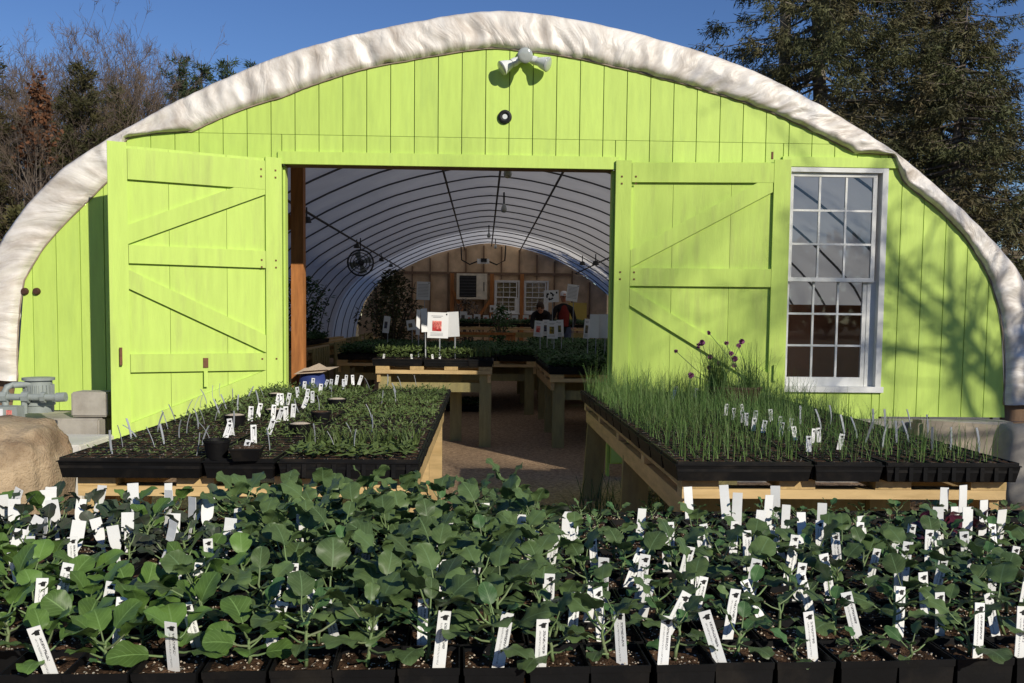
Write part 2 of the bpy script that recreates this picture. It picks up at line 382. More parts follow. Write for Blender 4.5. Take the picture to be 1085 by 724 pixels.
# ================================================================ SETTING
def sheet(name, x0, x1, y0, y1, z, m, nx=1, ny=1, zf=None):
    b = MB()
    for j in range(ny + 1):
        for i in range(nx + 1):
            x = x0 + (x1 - x0) * i / nx; y = y0 + (y1 - y0) * j / ny
            b.vert((x, y, z + (zf(x, y) if zf else 0)))
    for j in range(ny):
        for i in range(nx):
            k = j * (nx + 1) + i
            b.face((k, k + 1, k + nx + 2, k + nx + 1))
    o = b.build(name, m, smooth=True); o['kind'] = 'structure'
    return o
g = sheet('ground', -600, 600, -600, 600, -0.008, M['earth']); g['label'] = 'bare brown earth around the greenhouse'
floor_z = lambda y: 0.0 if y < 10 else (y - 10) * 0.0225
p = sheet('gravel_path', -4.6, 4.9, -1.5, 30, 0, M['gravel'], 60, 120,
          lambda x, y: max(0, (y - 10) * 0.0225) + 0.008 * mnoise.noise((x * 3, y * 3, 0)))
p['label'] = 'brown gravel path between the plant tables and into the greenhouse'

# ---------------------------------------------------------------- greenhouse
YW = 7.75
OUT = [(-4.45, -0.05), (-4.44, 0.84), (-4.341, 1.405), (-4.129, 1.954), (-3.92, 2.26), (-3.60, 2.60), (-3.215, 2.86), (-2.92, 3.03), (-2.52, 3.243), (-2.121, 3.432),
       (-1.722, 3.598), (-1.323, 3.724), (-0.923, 3.827), (-0.522, 3.914), (-0.201, 3.976), (0.081, 4.006), (0.363, 3.997), (0.688, 3.957), (1.096, 3.885),
       (1.506, 3.79), (1.918, 3.68), (2.334, 3.54), (2.754, 3.345), (3.178, 3.118), (3.607, 2.857), (4.042, 2.521), (4.394, 2.213), (4.708, 1.885),
       (4.93, 1.512), (5.03, 1.092), (5.07, 0.69), (5.08, -0.05)]
INN = [(-4.0, -0.05), (-3.997, 0.84), (-3.967, 1.409), (-3.921, 1.675), (-3.748, 1.959), (-3.367, 2.356), (-3.16, 2.56), (-3.04, 2.89), (-2.484, 2.951), (-2.284, 3.05),
       (-1.724, 3.251), (-1.323, 3.409), (-0.681, 3.572), (-0.36, 3.634), (0.06, 3.698), (0.327, 3.68), (0.693, 3.64), (1.102, 3.561), (1.513, 3.473), (1.926, 3.369),
       (2.342, 3.25), (2.763, 3.086), (3.017, 2.969), (3.229, 2.867), (3.56, 2.857), (3.66, 2.637), (3.788, 2.533), (3.962, 2.413), (4.226, 2.169), (4.454, 1.84),
       (4.58, 1.508), (4.643, 1.088), (4.654, 0.69), (4.66, -0.05)]
CC = (0.35, 0.5)
def polar(pts):
    out = []
    for x, z in pts:
        a = math.atan2(z - CC[1], -(x - CC[0]))
        out.append((a + 2 * PI if a < -1 else a, math.hypot(x - CC[0], z - CC[1])))
    return out
def rad_at(pl, a):
    for (a0, r0_), (a1, r1_) in zip(pl, pl[1:]):
        if a0 <= a <= a1: return r0_ + (r1_ - r0_) * (a - a0) / (a1 - a0 + 1e-9)
    return pl[0][1] if a < pl[0][0] else pl[-1][1]
PO, PI_ = polar(OUT), polar(INN)
def arch_pt(a, k=1.0, pl=None):
    r = rad_at(pl or PO, a) * k
    return (CC[0] - r * math.cos(a), CC[1] + r * math.sin(a))
def inner_z(x):
    best = None
    for (x0, z0), (x1, z1) in zip(INN, INN[1:]):
        if x0 <= x <= x1 and x1 > x0 + 1e-6: best = z0 + (z1 - z0) * (x - x0) / (x1 - x0)
    return best if best is not None else -1

house = thing('greenhouse', 'lime green arched greenhouse front with a white plastic roof roll and open double doors', 'greenhouse', (0, YW, 0))
def loc(o): o.location = (0, -YW, 0); return o       # parts are written in world coordinates

# plastic roll along the arch
def roll():
    b = MB(); A0, A1, NA, NS = PO[1][0] + 0.0, PO[-2][0], 520, 14
    rnd = random.Random(4)
    arc = 0
    lastp = None
    for i in range(NA + 1):
        a = A0 + (A1 - A0) * i / NA
        po = arch_pt(a, 1.0); pi = arch_pt(a, 1.0, PI_)
        if lastp: arc += math.hypot(po[0] - lastp[0], po[1] - lastp[1])
        lastp = po
        for j in range(NS + 1):
            s = j / NS
            prof = math.sin(PI / 2 * min(1, s / 0.22)) ** 0.8 * math.cos(PI / 2 * max(0, (s - 0.45) / 0.55)) ** 0.7 if s < 1 else 0
            slant = arc + 0.16 * s * math.sin(arc * 1.3) + 0.05 * mnoise.noise((arc * 2, s * 2, 1))
            w1 = mnoise.noise((slant * 3.0, s * 0.8, 2.0))
            w2 = abs(mnoise.noise((slant * 7.0, s * 1.0, 7.0)))
            w3 = abs(mnoise.noise((slant * 15.0, s * 2.2, 12.0)))
            sag = 1 + 0.35 * mnoise.noise((arc * 0.8, 3.3, 0))
            d = 0.012 + prof * (0.055 * sag + 0.022 * w1 - 0.050 * w2 - 0.010 * w3) + (0.02 if j else 0)
            e = 0.016 * mnoise.noise((arc * 9, s * 2, 5)) * (1 if j == 0 else 0.4)
            rr = (po[0] - pi[0], po[1] - pi[1]); L = math.hypot(*rr) + 1e-6
            x = pi[0] + rr[0] * s + rr[0] / L * e; z = pi[1] + rr[1] * s + rr[1] / L * e
            b.vert((x, YW - d, z)); b.uv[len(b.v) - 1] = (slant * 5.0, s * 1.4)
        # back edge
        pb = arch_pt(a, 0.985); b.vert((pb[0], YW + 0.12, pb[1])); b.uv[len(b.v) - 1] = (arc * 5, 1.6)
    K = NS + 2
    for i in range(NA):
        for j in range(K - 1):
            q = i * K + j
            b.face((q, q + K, q + K + 1, q + 1))
    o = loc(b.build('roof_roll', M['cover'], house, smooth=True))
    o['label'] = 'wrinkled dirty white plastic roll edging the arch'
    h = MB()
    pts = []
    for i in range(NA + 1):
        a = A0 + (A1 - A0) * i / NA
        q = arch_pt(a, 1.0, PI_)
        pts.append((q[0], YW - 0.02, q[1]))
    h.tube(pts[::2], [0.007 + 0.004 * mnoise.noise((i * 0.7, 0, 0)) for i in range(len(pts[::2]))], 5)
    loc(h.build('roll_hem', M['cover_dark'], house, smooth=True))
roll()

# siding
OPEN = (-1.735, 1.130, 2.69)          # door opening x0, x1, head height
WIN = (2.60, 3.53, 0.775, 2.74)
TRIM_T = 2.80
breaks = sorted(set([round(-4.06 + 0.2032 * i, 4) for i in range(44)] + [OPEN[0] - 0.0, OPEN[1] + 0.0, WIN[0], WIN[1]]))
SEAM = 2.945
back = MB()
def seg(x0, x1, zl, zh, board=True):
    if x1 - x0 < 0.012: return
    n = 3
    top = []
    for k in range(n + 1):
        x = x0 + (x1 - x0) * k / n
        zi = inner_z(x) + 0.03
        top.append((x, min(zh, zi)))
    if max(t[1] for t in top) <= zl + 0.02: return
    top = [(x, max(z, zl + 0.005)) for x, z in top]
    gp = 0.0035
    if board:
        t2 = [(min(max(x, x0 + gp), x1 - gp), z - gp) for x, z in top]
        b = MB(); b.prism([(x0 + gp, zl), (x1 - gp, zl)] + t2[::-1], YW - 0.012, YW + 0.008)
        loc(b.build('siding_board', M['lime'], house))
    back.prism([(x0, zl), (x1, zl)] + top[::-1], YW + 0.010, YW + 0.03)
regular = [round(-4.06 + 0.2032 * i, 4) for i in range(44)]
for x0, x1 in zip(regular, regular[1:]): seg(x0, x1, SEAM, 9)
for x0, x1 in zip(breaks, breaks[1:]):
    xm = (x0 + x1) / 2
    if OPEN[0] < xm < OPEN[1]: seg(x0, x1, TRIM_T, SEAM)
    elif WIN[0] < xm < WIN[1]:
        seg(x0, x1, 0.5, WIN[2]); seg(x0, x1, WIN[3], SEAM)
    else: seg(x0, x1, 0.56 if x0 < -3 or x0 > 2.2 else 0.12, SEAM)
loc(back.build('wall_backing', M['backing'], house))
b = MB(); b.box(((OPEN[0] + OPEN[1]) / 2, YW - 0.012, (OPEN[2] + TRIM_T) / 2), (OPEN[1] - OPEN[0] + 0.06, 0.04, TRIM_T - OPEN[2] - 0.004))
loc(b.build('door_header', M['lime'], house))
b = MB(); b.box(((OPEN[0] + OPEN[1]) / 2, YW + 0.10, OPEN[2] + 0.052), (OPEN[1] - OPEN[0] - 0.02, 0.13, 0.10))
loc(b.build('header_beam', M['stud'], house))
for x in (OPEN[0] + 0.006, OPEN[1] - 0.006):
    b = MB(); b.box((x, YW + 0.085, OPEN[2] / 2), (0.022, 0.10, OPEN[2])); loc(b.build('door_jamb', M['lime'], house))
# trim above the window and stepped trim under the roll at the right
b = MB(); b.box((3.10, YW - 0.02, WIN[3] + 0.045), (1.02, 0.03, 0.085)); loc(b.build('window_head_board', M['lime'], house))

for a_, c_, z0, z1 in ((-4.55, -3.99, 0.05, 0.82), (4.665, 5.15, 0.05, 0.675)):
    for k in range(4):
        b = MB(); b.box(((a_ + c_) / 2, YW + 0.03 + .004 * (k % 2), z0 + (z1 - z0) * (k + .5) / 4), (c_ - a_, 0.03, (z1 - z0) / 4 - .006)); loc(b.build('base_board', M['stud'], house))
# doors
def door(hx, hy, ox, oy, sgn, pxs):
    """a ledged and braced leaf in its own plane; u runs hinge -> outer edge, z up, outward face towards the viewer"""
    root = bpy.data.objects.new('door', None); COL.objects.link(root); root.parent = house
    H_, O_ = Vector((hx, hy)), Vector((ox, oy))
    wid = (O_ - H_).length
    d = (O_ - H_) / wid
    nrm = Vector((d.y, -d.x))
    if nrm.y > 0: nrm = -nrm
    root.location = (hx, hy - YW, 0)
    ztop, zbot = pxs['top'], 0.14
    def P(u, z, o): return (d.x * u + nrm.x * o, d.y * u + nrm.y * o, z)
    def plate(name, poly, o0, o1, m):
        b = MB(); n = len(poly); base = len(b.v)
        for o in (o1, o0):
            for u, z in poly: b.vert(P(u, z, o))
        b.face(range(n)); b.face([n + n - 1 - i for i in range(n)])
        for i in range(n):
            j = (i + 1) % n
            b.face((i, n + i, n + j, j))
        me = b.mesh(name, m); me.validate()
        import bmesh as _bm
        bm = _bm.new(); bm.from_mesh(me); _bm.ops.recalc_face_normals(bm, faces=bm.faces[:]); bm.to_mesh(me); bm.free()
        return put(name, me, root)
    rect = lambda u0, u1, z0, z1: [(u0, z0), (u1, z0), (u1, z1), (u0, z1)]
    nb = 3
    for i in range(nb):
        u0, u1 = wid * i / nb, wid * (i + 1) / nb
        plate('board', rect(u0 + 0.0015, u1 - 0.0015, zbot + 0.005, ztop - 0.02), -0.02, 0.0, M['lime_worn'])
    sw = 0.135
    plate('stile', rect(0.0, sw, zbot, ztop - 0.01), 0.001, 0.028, M['lime_worn'])
    plate('stile', rect(wid - sw * 1.05, wid, zbot, ztop), 0.001, 0.028, M['lime_worn'])
    for z0, z1 in pxs['rails']:
        plate('rail', rect(sw + 0.003, wid - sw * 1.05 - 0.003, z0, z1), 0.001, 0.028, M['lime_worn'])
    bw = 0.15
    for (ua, za, ub, zb) in pxs['braces']:
        v = Vector((ub - ua, zb - za)); n_ = Vector((-v.y, v.x)).normalized() * bw
        plate('brace', [(ua, za), (ub, zb), (ub, zb + bw * 1.0), (ua, za + bw * 1.0)], 0.001, 0.0255, M['lime_worn'])
    return root, P, plate, wid
oxl = at(113, 152, 7.13)[0]
sw = 0.138
dl, PL, plate, wl = door(OPEN[0] - 0.005, YW - 0.03, oxl, 7.13, -1, dict(top=2.745, rails=[(2.46, 2.70), (1.80, 1.945), (0.93, 1.075), (0.2, 0.36)],
         braces=[(sw, 2.42, 1.365 - 0.15, 1.95), (sw, 1.08, 1.365 - 0.15, 1.60), (sw, 0.78, 1.365 - 0.15, 0.37)]))
dl['label'] = 'open left door leaf, standing out from the wall'
plate('hasp', [(0.62, 0.80), (0.65, 0.80), (0.65, 0.93), (0.62, 0.93)], 0.028, 0.036, M['lime'])
plate('hasp', [(0.615, 0.96), (0.655, 0.96), (0.655, 1.04), (0.615, 1.04)], 0.029, 0.038, M['rust'])
plate('latch', [(1.27, 0.99), (1.29, 0.99), (1.29, 1.13), (1.27, 1.13)], 0.028, 0.06, M['rust'])
for z in (2.62, 2.56, 1.86, 1.80, 1.02):
    for u in (0.045, 0.165):
        plate('bolt', [(u, z), (u + 0.014, z), (u + 0.014, z + 0.014), (u, z + 0.014)], 0.0285, 0.033, M['rust'])
oxr = at(837, 171, 7.62)[0]
wr_ = oxr - OPEN[1]
dr, PR, plate, wr = door(OPEN[1] + 0.005, YW - 0.03, oxr, 7.60, 1, dict(top=2.775, rails=[(2.58, 2.745), (1.69, 1.845), (0.30, 0.46)],
         braces=[(sw, 1.85, wr_ - 0.15, 2.50), (sw, 1.52, wr_ - 0.15, 0.80)]))
dr['label'] = 'open right door leaf, folded back against the wall'
for z in (2.62, 2.56, 1.80, 1.74):
    for u in (0.045, 0.165):
        plate('bolt', [(u, z), (u + 0.014, z), (u + 0.014, z + 0.014), (u, z + 0.014)], 0.0285, 0.033, M['rust'])
plate('latch', [(wr - 0.10, 0.88), (wr - 0.07, 0.88), (wr - 0.07, 1.02), (wr - 0.10, 1.02)], 0.028, 0.05, M['lime'])
plate('hook', [(wr - 0.17, 2.78), (wr - 0.155, 2.78), (wr - 0.155, 2.84), (wr - 0.17, 2.84)], 0.01, 0.03, M['rust'])

# window in the front wall
def window(parent, x0, x1, z0, z1, y, cols, rows, mt, deep=0.10, mid=None, fr=0.05):
    """double-hung window: y is the outer face; pane, sash and muntin are sub-parts of the window"""
    root = bpy.data.objects.new('window', None); COL.objects.link(root); root.parent = parent
    root.location = (0, 0, 0)
    def bx(name, a, c, ya, yb, zz0, zz1, m=mt):
        b = MB(); b.box(((a + c) / 2, (ya + yb) / 2 - parent.location.y, (zz0 + zz1) / 2), (c - a, yb - ya, zz1 - zz0)); return b.build(name, m, root)
    bx('jamb', x0, x0 + fr, y, y + deep, z0 + fr, z1); bx('jamb', x1 - fr, x1, y, y + deep, z0 + fr, z1)
    bx('head', x0 + fr, x1 - fr, y + 0.002, y + deep, z1 - fr * 0.8, z1)
    bx('sill', x0 - 0.02, x1 + 0.02, y - 0.012, y + deep, z0, z0 + fr)
    mid = mid or (z0 + z1) / 2
    for zz0, zz1, dy in ((mid - 0.015, z1 - fr * 0.8, deep * 0.35), (z0 + fr, mid + 0.02, deep * 0.62)):
        a, c = x0 + fr + 0.001, x1 - fr - 0.001
        if dy < deep * 0.5: c -= 0.03
        else: c -= 0.075
        s = 0.036
        ya, yb = y + dy - 0.012, y + dy + 0.018
        s0 = s if dy < deep * 0.5 else s * 2.2
        bx('sash_rail', a, c, ya, yb, zz0, zz0 + s0); bx('sash_rail', a, c, ya, yb, zz1 - s, zz1)
        bx('sash_stile', a, a + s, ya + 0.001, yb, zz0 + s0, zz1 - s); bx('sash_stile', c - s, c, ya + 0.001, yb, zz0 + s0, zz1 - s)
        gx0, gx1, gz0, gz1 = a + s, c - s, zz0 + s0, zz1 - s
        mw = 0.009
        for i in range(1, cols):
            xx = gx0 + (gx1 - gx0) * i / cols; bx('muntin', xx - mw, xx + mw, ya + 0.006, yb - 0.004, gz0, gz1)
        for j in range(1, rows):
            zz = gz0 + (gz1 - gz0) * j / rows
            bx('muntin', gx0, gx1, ya + 0.004, yb - 0.006, zz - mw, zz + mw)
        for i in range(cols):
            for j in range(rows):
                q0 = gx0 + (gx1 - gx0) * i / cols + (mw if i else 0); q1 = gx0 + (gx1 - gx0) * (i + 1) / cols - (mw if i < cols - 1 else 0)
                w0 = gz0 + (gz1 - gz0) * j / rows + (mw if j else 0); w1 = gz0 + (gz1 - gz0) * (j + 1) / rows - (mw if j < rows - 1 else 0)
                bx('pane', q0, q1, ya + 0.011, ya + 0.015, w0, w1, M['glass'])
        if dy > deep * 0.5: bx('jamb_liner', c + 0.002, x1 - fr, ya - 0.004, yb, z0 + fr, mid, M['white'])
    return root
w = window(house, WIN[0] + 0.02, WIN[1], WIN[2], WIN[3], YW - 0.03, 3, 3, M['white'], 0.13, mid=1.765)
w['label'] = 'tall white sash window with nine panes above nine'

# roof shell, ribs, purlins
def shell():
    b = MB(); NA = 72; Y0, Y1 = YW + 0.09, 30.11
    A0, A1 = PO[0][0], PO[-1][0]
    sp = 1.22; ny = int((Y1 - Y0) / sp * 6)
    for j in range(ny + 1):
        y = Y0 + (Y1 - Y0) * j / ny
        ph = ((y - 8.3) / sp) % 1.0
        for i in range(NA + 1):
            a = A0 + (A1 - A0) * i / NA
            bul = 0.004 * math.sin(PI * ph) + 0.003 * mnoise.noise((a * 30, y * 2, 0))
            x, z = arch_pt(a, 0.972 - bul); b.vert((x, y, z))
    for j in range(ny):
        for i in range(NA):
            q = j * (NA + 1) + i
            b.face((q, q + NA + 1, q + NA + 2, q + 1), 1 if Y0 + (Y1 - Y0) * j / ny > 25.4 else 0)  # last bays get the added light-passing sheet
    loc(b.build('roof_sheet', [M['skin'], M['skin_fill']], house, smooth=True))
    n = 0
    y = 8.3
    while y < 30:
        r = MB(); pts = []
        for i in range(49):
            a = A0 + (A1 - A0) * i / 48
            x, z = arch_pt(a, 0.958); pts.append((x, y, z))
        r.tube(pts, 0.014, 6); loc(r.build('rib', M['rib_pipe'], house, smooth=True)); y += sp
    for (x, z) in (((-0.62), 3.60), (0.26, 3.76), (1.20, 3.60), (-2.55, 2.86), (3.05, 2.86)):
        a = math.atan2(z - CC[1], -(x - CC[0])); q = arch_pt(a, 0.947)
        r = MB(); r.tube([(q[0], 7.9, q[1]), (q[0], 30.1, q[1])], 0.02, 6); loc(r.build('purlin', M['pipe'], house))
shell()
# interior timber post and brace
b = MB(); xa = at(308.5, 300, 9.0)[0]; xb = at(321.5, 300, 9.0)[0]
b.box(((xa + xb) / 2, 9.06, 1.62), (xb - xa, 0.13, 3.24)); o = loc(b.build('timber_post', M['orange_post'], house))
b = MB(); b.bar((xa - 0.12, 9.1, 0), (xa - 0.10, 9.1, 1.35), 0.10, 0.10, upv=(0, 1, 0)); loc(b.build('post_prop', M['stud'], house))
b = MB(); b.bar((xa - 0.7, 9.1, 2.15), (xa - 0.005, 9.1, 2.35), 0.10, 0.14, upv=(0, 0, 1)); loc(b.build('cross_beam', M['orange_post'], house))

# lamps and wall fittings
lx, lz = at(555, 60, YW)
fl = thing('floodlight', 'white triple floodlight under the peak of the plastic arch', 'floodlight', (lx, YW - 0.012, lz))
b = MB(); b.lathe([(0.001, 0.05), (0.045, 0.05), (0.055, 0.03), (0.055, 0)], M=Matrix.Rotation(PI / 2, 3, 'X')); b.build('mounting_plate', M['lampwhite'], fl, True, 40)
b = MB(); b.tube([(0, -0.02, 0.03), (-0.005, -0.03, 0.075)], 0.012, 8); b.build('bracket', M['rust'], fl, True)
for tx, ty, tz_ in ((-0.19, -0.065, -0.115), (0.0, -0.21, -0.045), (0.20, -0.10, -0.085)):
    d = Vector((tx, ty, tz_)); L_ = d.length; d.normalize()
    Mx = d.to_track_quat('Z', 'Y').to_matrix(); o0 = (0, -0.035, -0.02)
    b = MB(); b.lathe([(0.012, 0), (0.024, 0.005), (0.030, 0.02), (0.030, L_ * 0.35), (0.036, L_ * 0.36), (0.036, L_ * 0.56)], o0, M=Mx, n=16)
    so = b.build('socket', M['lampwhite'], fl, True, 40)
    k = L_ * 0.54
    b = MB(); b.lathe([(0.030, k), (0.034, k + 0.015), (0.050, k + 0.055), (0.061, k + 0.095), (0.064, k + 0.105)], o0, M=Mx, n=22)
    b.build('bulb', M['lampwhite'], so, True, 50)
    b = MB(); b.lathe([(0.063, k + 0.106), (0.058, k + 0.113), (0.035, k + 0.118), (0.001, k + 0.120)], o0, M=Mx, n=22)
    b.build('lens', M['bulb'], so, True, 60)
b = MB(); b.tube([(0.0, -0.01, 0.05), (-0.03, -0.015, 0.10), (-0.01, -0.012, 0.16), (0.02, 0.0, 0.2)], 0.006, 6); b.build('cable', M['ink'], fl, True)
vx, vz = at(535, 124.5, YW)
vt = thing('round_vent', 'small round black vent with a pale centre below the floodlight', 'vent', (vx, YW - 0.012, vz))
R90 = Matrix.Rotation(PI / 2, 3, 'X')
b = MB(); b.lathe([(0.022, 0.022), (0.04, 0.03), (0.057, 0.022), (0.06, 0)], M=R90); b.build('collar', M['ink'], vt, True, 40)
b = MB(); b.lathe([(0.001, 0.02), (0.024, 0.02), (0.026, 0.0)], M=R90); b.build('cap', M['lampwhite'], vt, True, 40)
for (px, py), lab in (((27.5, 309), 'small round dark pipe cap nearest the roof roll'), ((40, 309), 'small round dark pipe cap further from the roof roll')):
    x, z = at(px, py, YW)
    b = MB(); b.lathe([(0.001, 0.03), (0.022, 0.03), (0.03, 0.018), (0.032, 0)], M=R90)
    tag(b.build('pipe_cap', M['clay'], None, True, 40, (x, YW - 0.012, z)), lab, 'pipe cap', 'pipe caps on the wall')

# ---------------------------------------------------------------- outside, by the wall
def rect_block(name, c, d, m, label, cat, bev=0.012, group=None, seed=0):
    import bmesh
    bm = bmesh.new(); bmesh.ops.create_cube(bm, size=1)
    for v in bm.verts: v.co = Vector((v.co.x * d[0], v.co.y * d[1], v.co.z * d[2]))
    bmesh.ops.bevel(bm, geom=bm.edges[:], offset=bev, segments=2, affect='EDGES')
    me = bpy.data.meshes.new(name); bm.to_mesh(me); bm.free(); me.materials.append(m)
    o = put(name, me, None, c)
    return tag(o, label, cat, group)
f = rect_block('foundation', (-3.86, 7.50, 0.27), (1.55, 0.62, 0.56), M['concrete'], 'pale concrete footing under the wall at the boulder', 'foundation')
f = rect_block('foundation', (3.25, 7.66, 0.24), (2.80, 0.24, 0.60), M['concrete'], 'long concrete footing under the wall below the sash window', 'foundation')
rect_block('concrete_block', (at(97, 428, 7.3)[0], 7.36, 0.66), (0.29, 0.22, 0.20), M['concrete'], 'square concrete block standing on the footing beside the open door', 'block')
rect_block('stone_slab', (-3.30, 6.80, 0.23), (0.75, 0.6, 0.42), mat('white_slab', (0.62, 0.60, 0.55), 0.9, 0.1, 5), 'white stone slab below the concrete block', 'slab')
def rock(name, c, d, m, label, seed, amp=0.12, cat='boulder', sub=5):
    import bmesh
    bm = bmesh.new(); bmesh.ops.create_icosphere(bm, subdivisions=sub, radius=1)
    for v in bm.verts:
        n = v.co.normalized(); q = Vector((abs(n.x) ** 0.55 * math.copysign(1, n.x), abs(n.y) ** 0.55 * math.copysign(1, n.y), abs(n.z) ** 0.5 * math.copysign(1, n.z)))
        k = 1 + amp * mnoise.noise(n * 1.6 + Vector((seed, 0, 0))) + amp * 0.5 * mnoise.noise(n * 4 + Vector((seed, 4, 0))) + amp * 0.22 * mnoise.noise(n * 11 + Vector((seed, 9, 0))) - amp * 0.28 * max(0, mnoise.noise(n * 17 + Vector((seed, 2, 0))) - .15) - amp * 0.10 * abs(mnoise.noise(n * 40))
        v.co = Vector((q.x * d[0] / 2, q.y * d[1] / 2, q.z * d[2] / 2)) * k
    me = bpy.data.meshes.new(name); bm.to_mesh(me); bm.free(); me.materials.append(m)
    me.polygons.foreach_set('use_smooth', [True] * len(me.polygons))
    return tag(put(name, me, None, c), label, cat)
rock('boulder', (-2.93, 5.05, 0.36), (1.12, 0.75, 0.86), M['boulder'], 'big tan boulder at the left edge beside the seedling table', 3.0, 0.10)
fs = rect_block('footing_stone', (4.25, 7.40, 0.27), (1.15, 0.22, 0.54), mat('tan_slab', (0.33, 0.28, 0.21), 0.9, 0.2, 6, 0.5, 60, second=(0.24, 0.20, 0.14)), 'long flat tan stone leaning under the right end of the wall', 'stone', 0.03)
fs.rotation_euler = (-0.08, 0.06, 0.0)
x, z = at(1083, 470, 6.2)
rock('stone_post', (3.86, 6.2, 0.38), (0.30, 0.30, 0.62), M['concrete'], 'pale rounded stone post at the right edge behind the onion trays', 5.0, 0.08, 'stone', 3)
b = MB(); b.bar((2.55, 5.3, 0.13), (4.6, 5.9, 0.10), 0.16, 0.16)
tag(b.build('sleeper', M['stud']), 'dark weathered timber sleeper on the mulch under the onion table', 'timber')
# mulch
rnd = random.Random(9)
b = MB()
for i in range(5200):
    x = rnd.uniform(1.2, 4.8); y = rnd.uniform(4.0, 7.3); L = rnd.uniform(0.015, 0.055); wv = rnd.uniform(0.006, 0.016)
    a = rnd.uniform(0, PI); t = rnd.uniform(-0.35, 0.35)
    d = Vector((math.cos(a), math.sin(a), t)) * L; s_ = Vector((-math.sin(a), math.cos(a), rnd.uniform(-.4, .4))) * wv
    c = Vector((x, y, rnd.uniform(0.008, 0.03)))
    b.poly((c - d - s_, c + d - s_, c + d + s_, c - d + s_))
o = b.build('mulch', M['mulch']); tag(o, 'brown wood chip mulch under and behind the onion table', 'mulch', kind='stuff')

# gas meter standing behind the boulder
gx, gz = at(48, 440, 6.85)
gm = thing('gas_meter', 'grey gas regulator with pipes behind the boulder by the wall', 'gas meter', (gx, 6.85, gz))
k = 6.85 / 938
b = MB(); b.lathe([(0.105, 0.0), (0.105, 0.05), (0.115, 0.055), (0.115, 0.09), (0.102, 0.10), (0.095, 0.24), (0.115, 0.245), (0.115, 0.265), (0.001, 0.27)], c=(-0.07, 0.05, 0.02), n=24)
gb = b.build('regulator_body', M['grey_iron'], gm, True, 35)
b = MB()
for i in range(24):
    a = 2 * PI * i / 24
    b.box((-0.07 + 0.103 * math.cos(a), 0.05 + 0.103 * math.sin(a), 0.175), (0.012, 0.012, 0.11), M=Matrix.Rotation(a, 3, 'Z'))
b.build('fin', M['grey_iron'], gb)
b = MB(); b.tube([(-0.42, -0.09, 0.145), (0.15, -0.09, 0.145)], 0.026, 10); b.tube([(0.02, -0.09, 0.145), (0.05, -0.09, 0.145)], 0.042, 8); b.tube([(-0.12, -0.09, 0.145), (-0.07, -0.09, 0.145)], 0.045, 8); b.tube([(-0.28, -0.09, 0.145), (-0.23, -0.09, 0.145)], 0.045, 8); b.build('pipe', M['grey_iron'], gm, True, 40)
b = MB(); b.tube([(-0.25, -0.09, 0.0), (-0.25, -0.09, 0.19), (-0.24, -0.08, 0.22), (-0.20, -0.06, 0.235), (-0.08, -0.02, 0.235)], 0.024, 10); b.tube([(-0.11, -0.09, 0.145), (-0.11, -0.09, 0.02)], 0.022, 8); b.build('pipe', M['grey_iron'], gm, True, 40)
b = MB(); b.tube([(0.13, -0.09, 0.145), (0.20, -0.09, 0.15)], 0.036, 10); b.build('valve', M['grey_iron'], gm, True, 40)
b = MB(); b.box((-0.22, -0.16, 0.035), (0.24, 0.12, 0.10)); gi = b.build('index_box', M['grey_iron'], gm)
b = MB(); b.box((-0.265, -0.223, 0.035), (0.13, 0.004, 0.07)); b.build('index_plate', M['paper'], gi)
b = MB(); b.box((-0.155, -0.223, 0.035), (0.04, 0.004, 0.05)); b.build('red_label', M['photo_red'], gi)

# ---------------------------------------------------------------- tables
def plank_table(name, label, x0, x1, y0, y1, ztop, nplank, legs, rz=0, rail_m=None, group=None, leg_m=None, legw=0.13):
    """slatted top: wide planks along Y over flat rails along X, on splayed board legs"""
    cx = (x0 + x1) / 2
    t = thing(name, label, 'table', (cx, y0, 0), rz, group)
    n = nplank; pw = 0.145; th = 0.040
    for i in range(n):
        x = x0 + pw / 2 + (x1 - x0 - pw) * i / (n - 1) - cx
        b = MB(); b.box((x, (y1 - y0) / 2, ztop - th / 2), (pw, y1 - y0, th)); b.build('plank', M['pine_y'], t)
    nr = max(2, int(round((y1 - y0) / 0.9)) + 1)
    for j in range(nr):
        y = 0.046 + (y1 - y0 - 0.092) * j / (nr - 1)
        b = MB(); b.box((0, y, ztop - th - 0.0205), (x1 - x0 + 0.0, 0.088, 0.038)); b.build('rail', rail_m or M['pine'], t)
    for xs in (x0 + 0.03, x1 - 0.03):
        b = MB(); b.box((xs - cx, (y1 - y0) / 2, ztop - th - 0.04 - 0.047), (0.038, y1 - y0 - 0.06, 0.089)); b.build('stringer', M['pine_y'], t)
    for (lx_, ly_, dx, dy) in legs:
        b = MB(); b.bar((lx_ - cx + dx, ly_ - y0 + dy, 0.0), (lx_ - cx, ly_ - y0, ztop - th - 0.04), legw, 0.04, upv=(0, 1, 0)); b.build('leg', leg_m or M['olive'], t)
    ys = sorted(set(l[1] for l in legs))
    for ly_ in ys:
        b = MB(); b.box((0, ly_ - y0 + 0.05, ztop - th - 0.04 - 0.15), (x1 - x0 - 0.2, 0.038, 0.10)); b.build('cross_board', leg_m or M['olive'], t)
    return t
LT = (-1.615, -0.245, 3.42, 6.85); RT = (0.745, 2.125, 3.42, 6.85); ZT = 0.772
plank_table('seedling_table', 'pine slat table of small seedling trays before the left door leaf', LT[0] + 0.05, LT[1] - 0.04, LT[2] + 0.03, LT[3], ZT, 4,
            [(LT[1] - 0.12, 3.62, 0.0, -0.05), (LT[0] + 0.2, 3.62, -0.02, -0.05), (LT[1] - 0.12, 5.0, 0, 0.05), (LT[0] + 0.2, 5.0, 0, 0.05), (LT[1] - 0.12, 6.6, 0, 0.05), (LT[0] + 0.2, 6.6, 0, 0.05)], leg_m=M['pine'], group='slat tables outside')
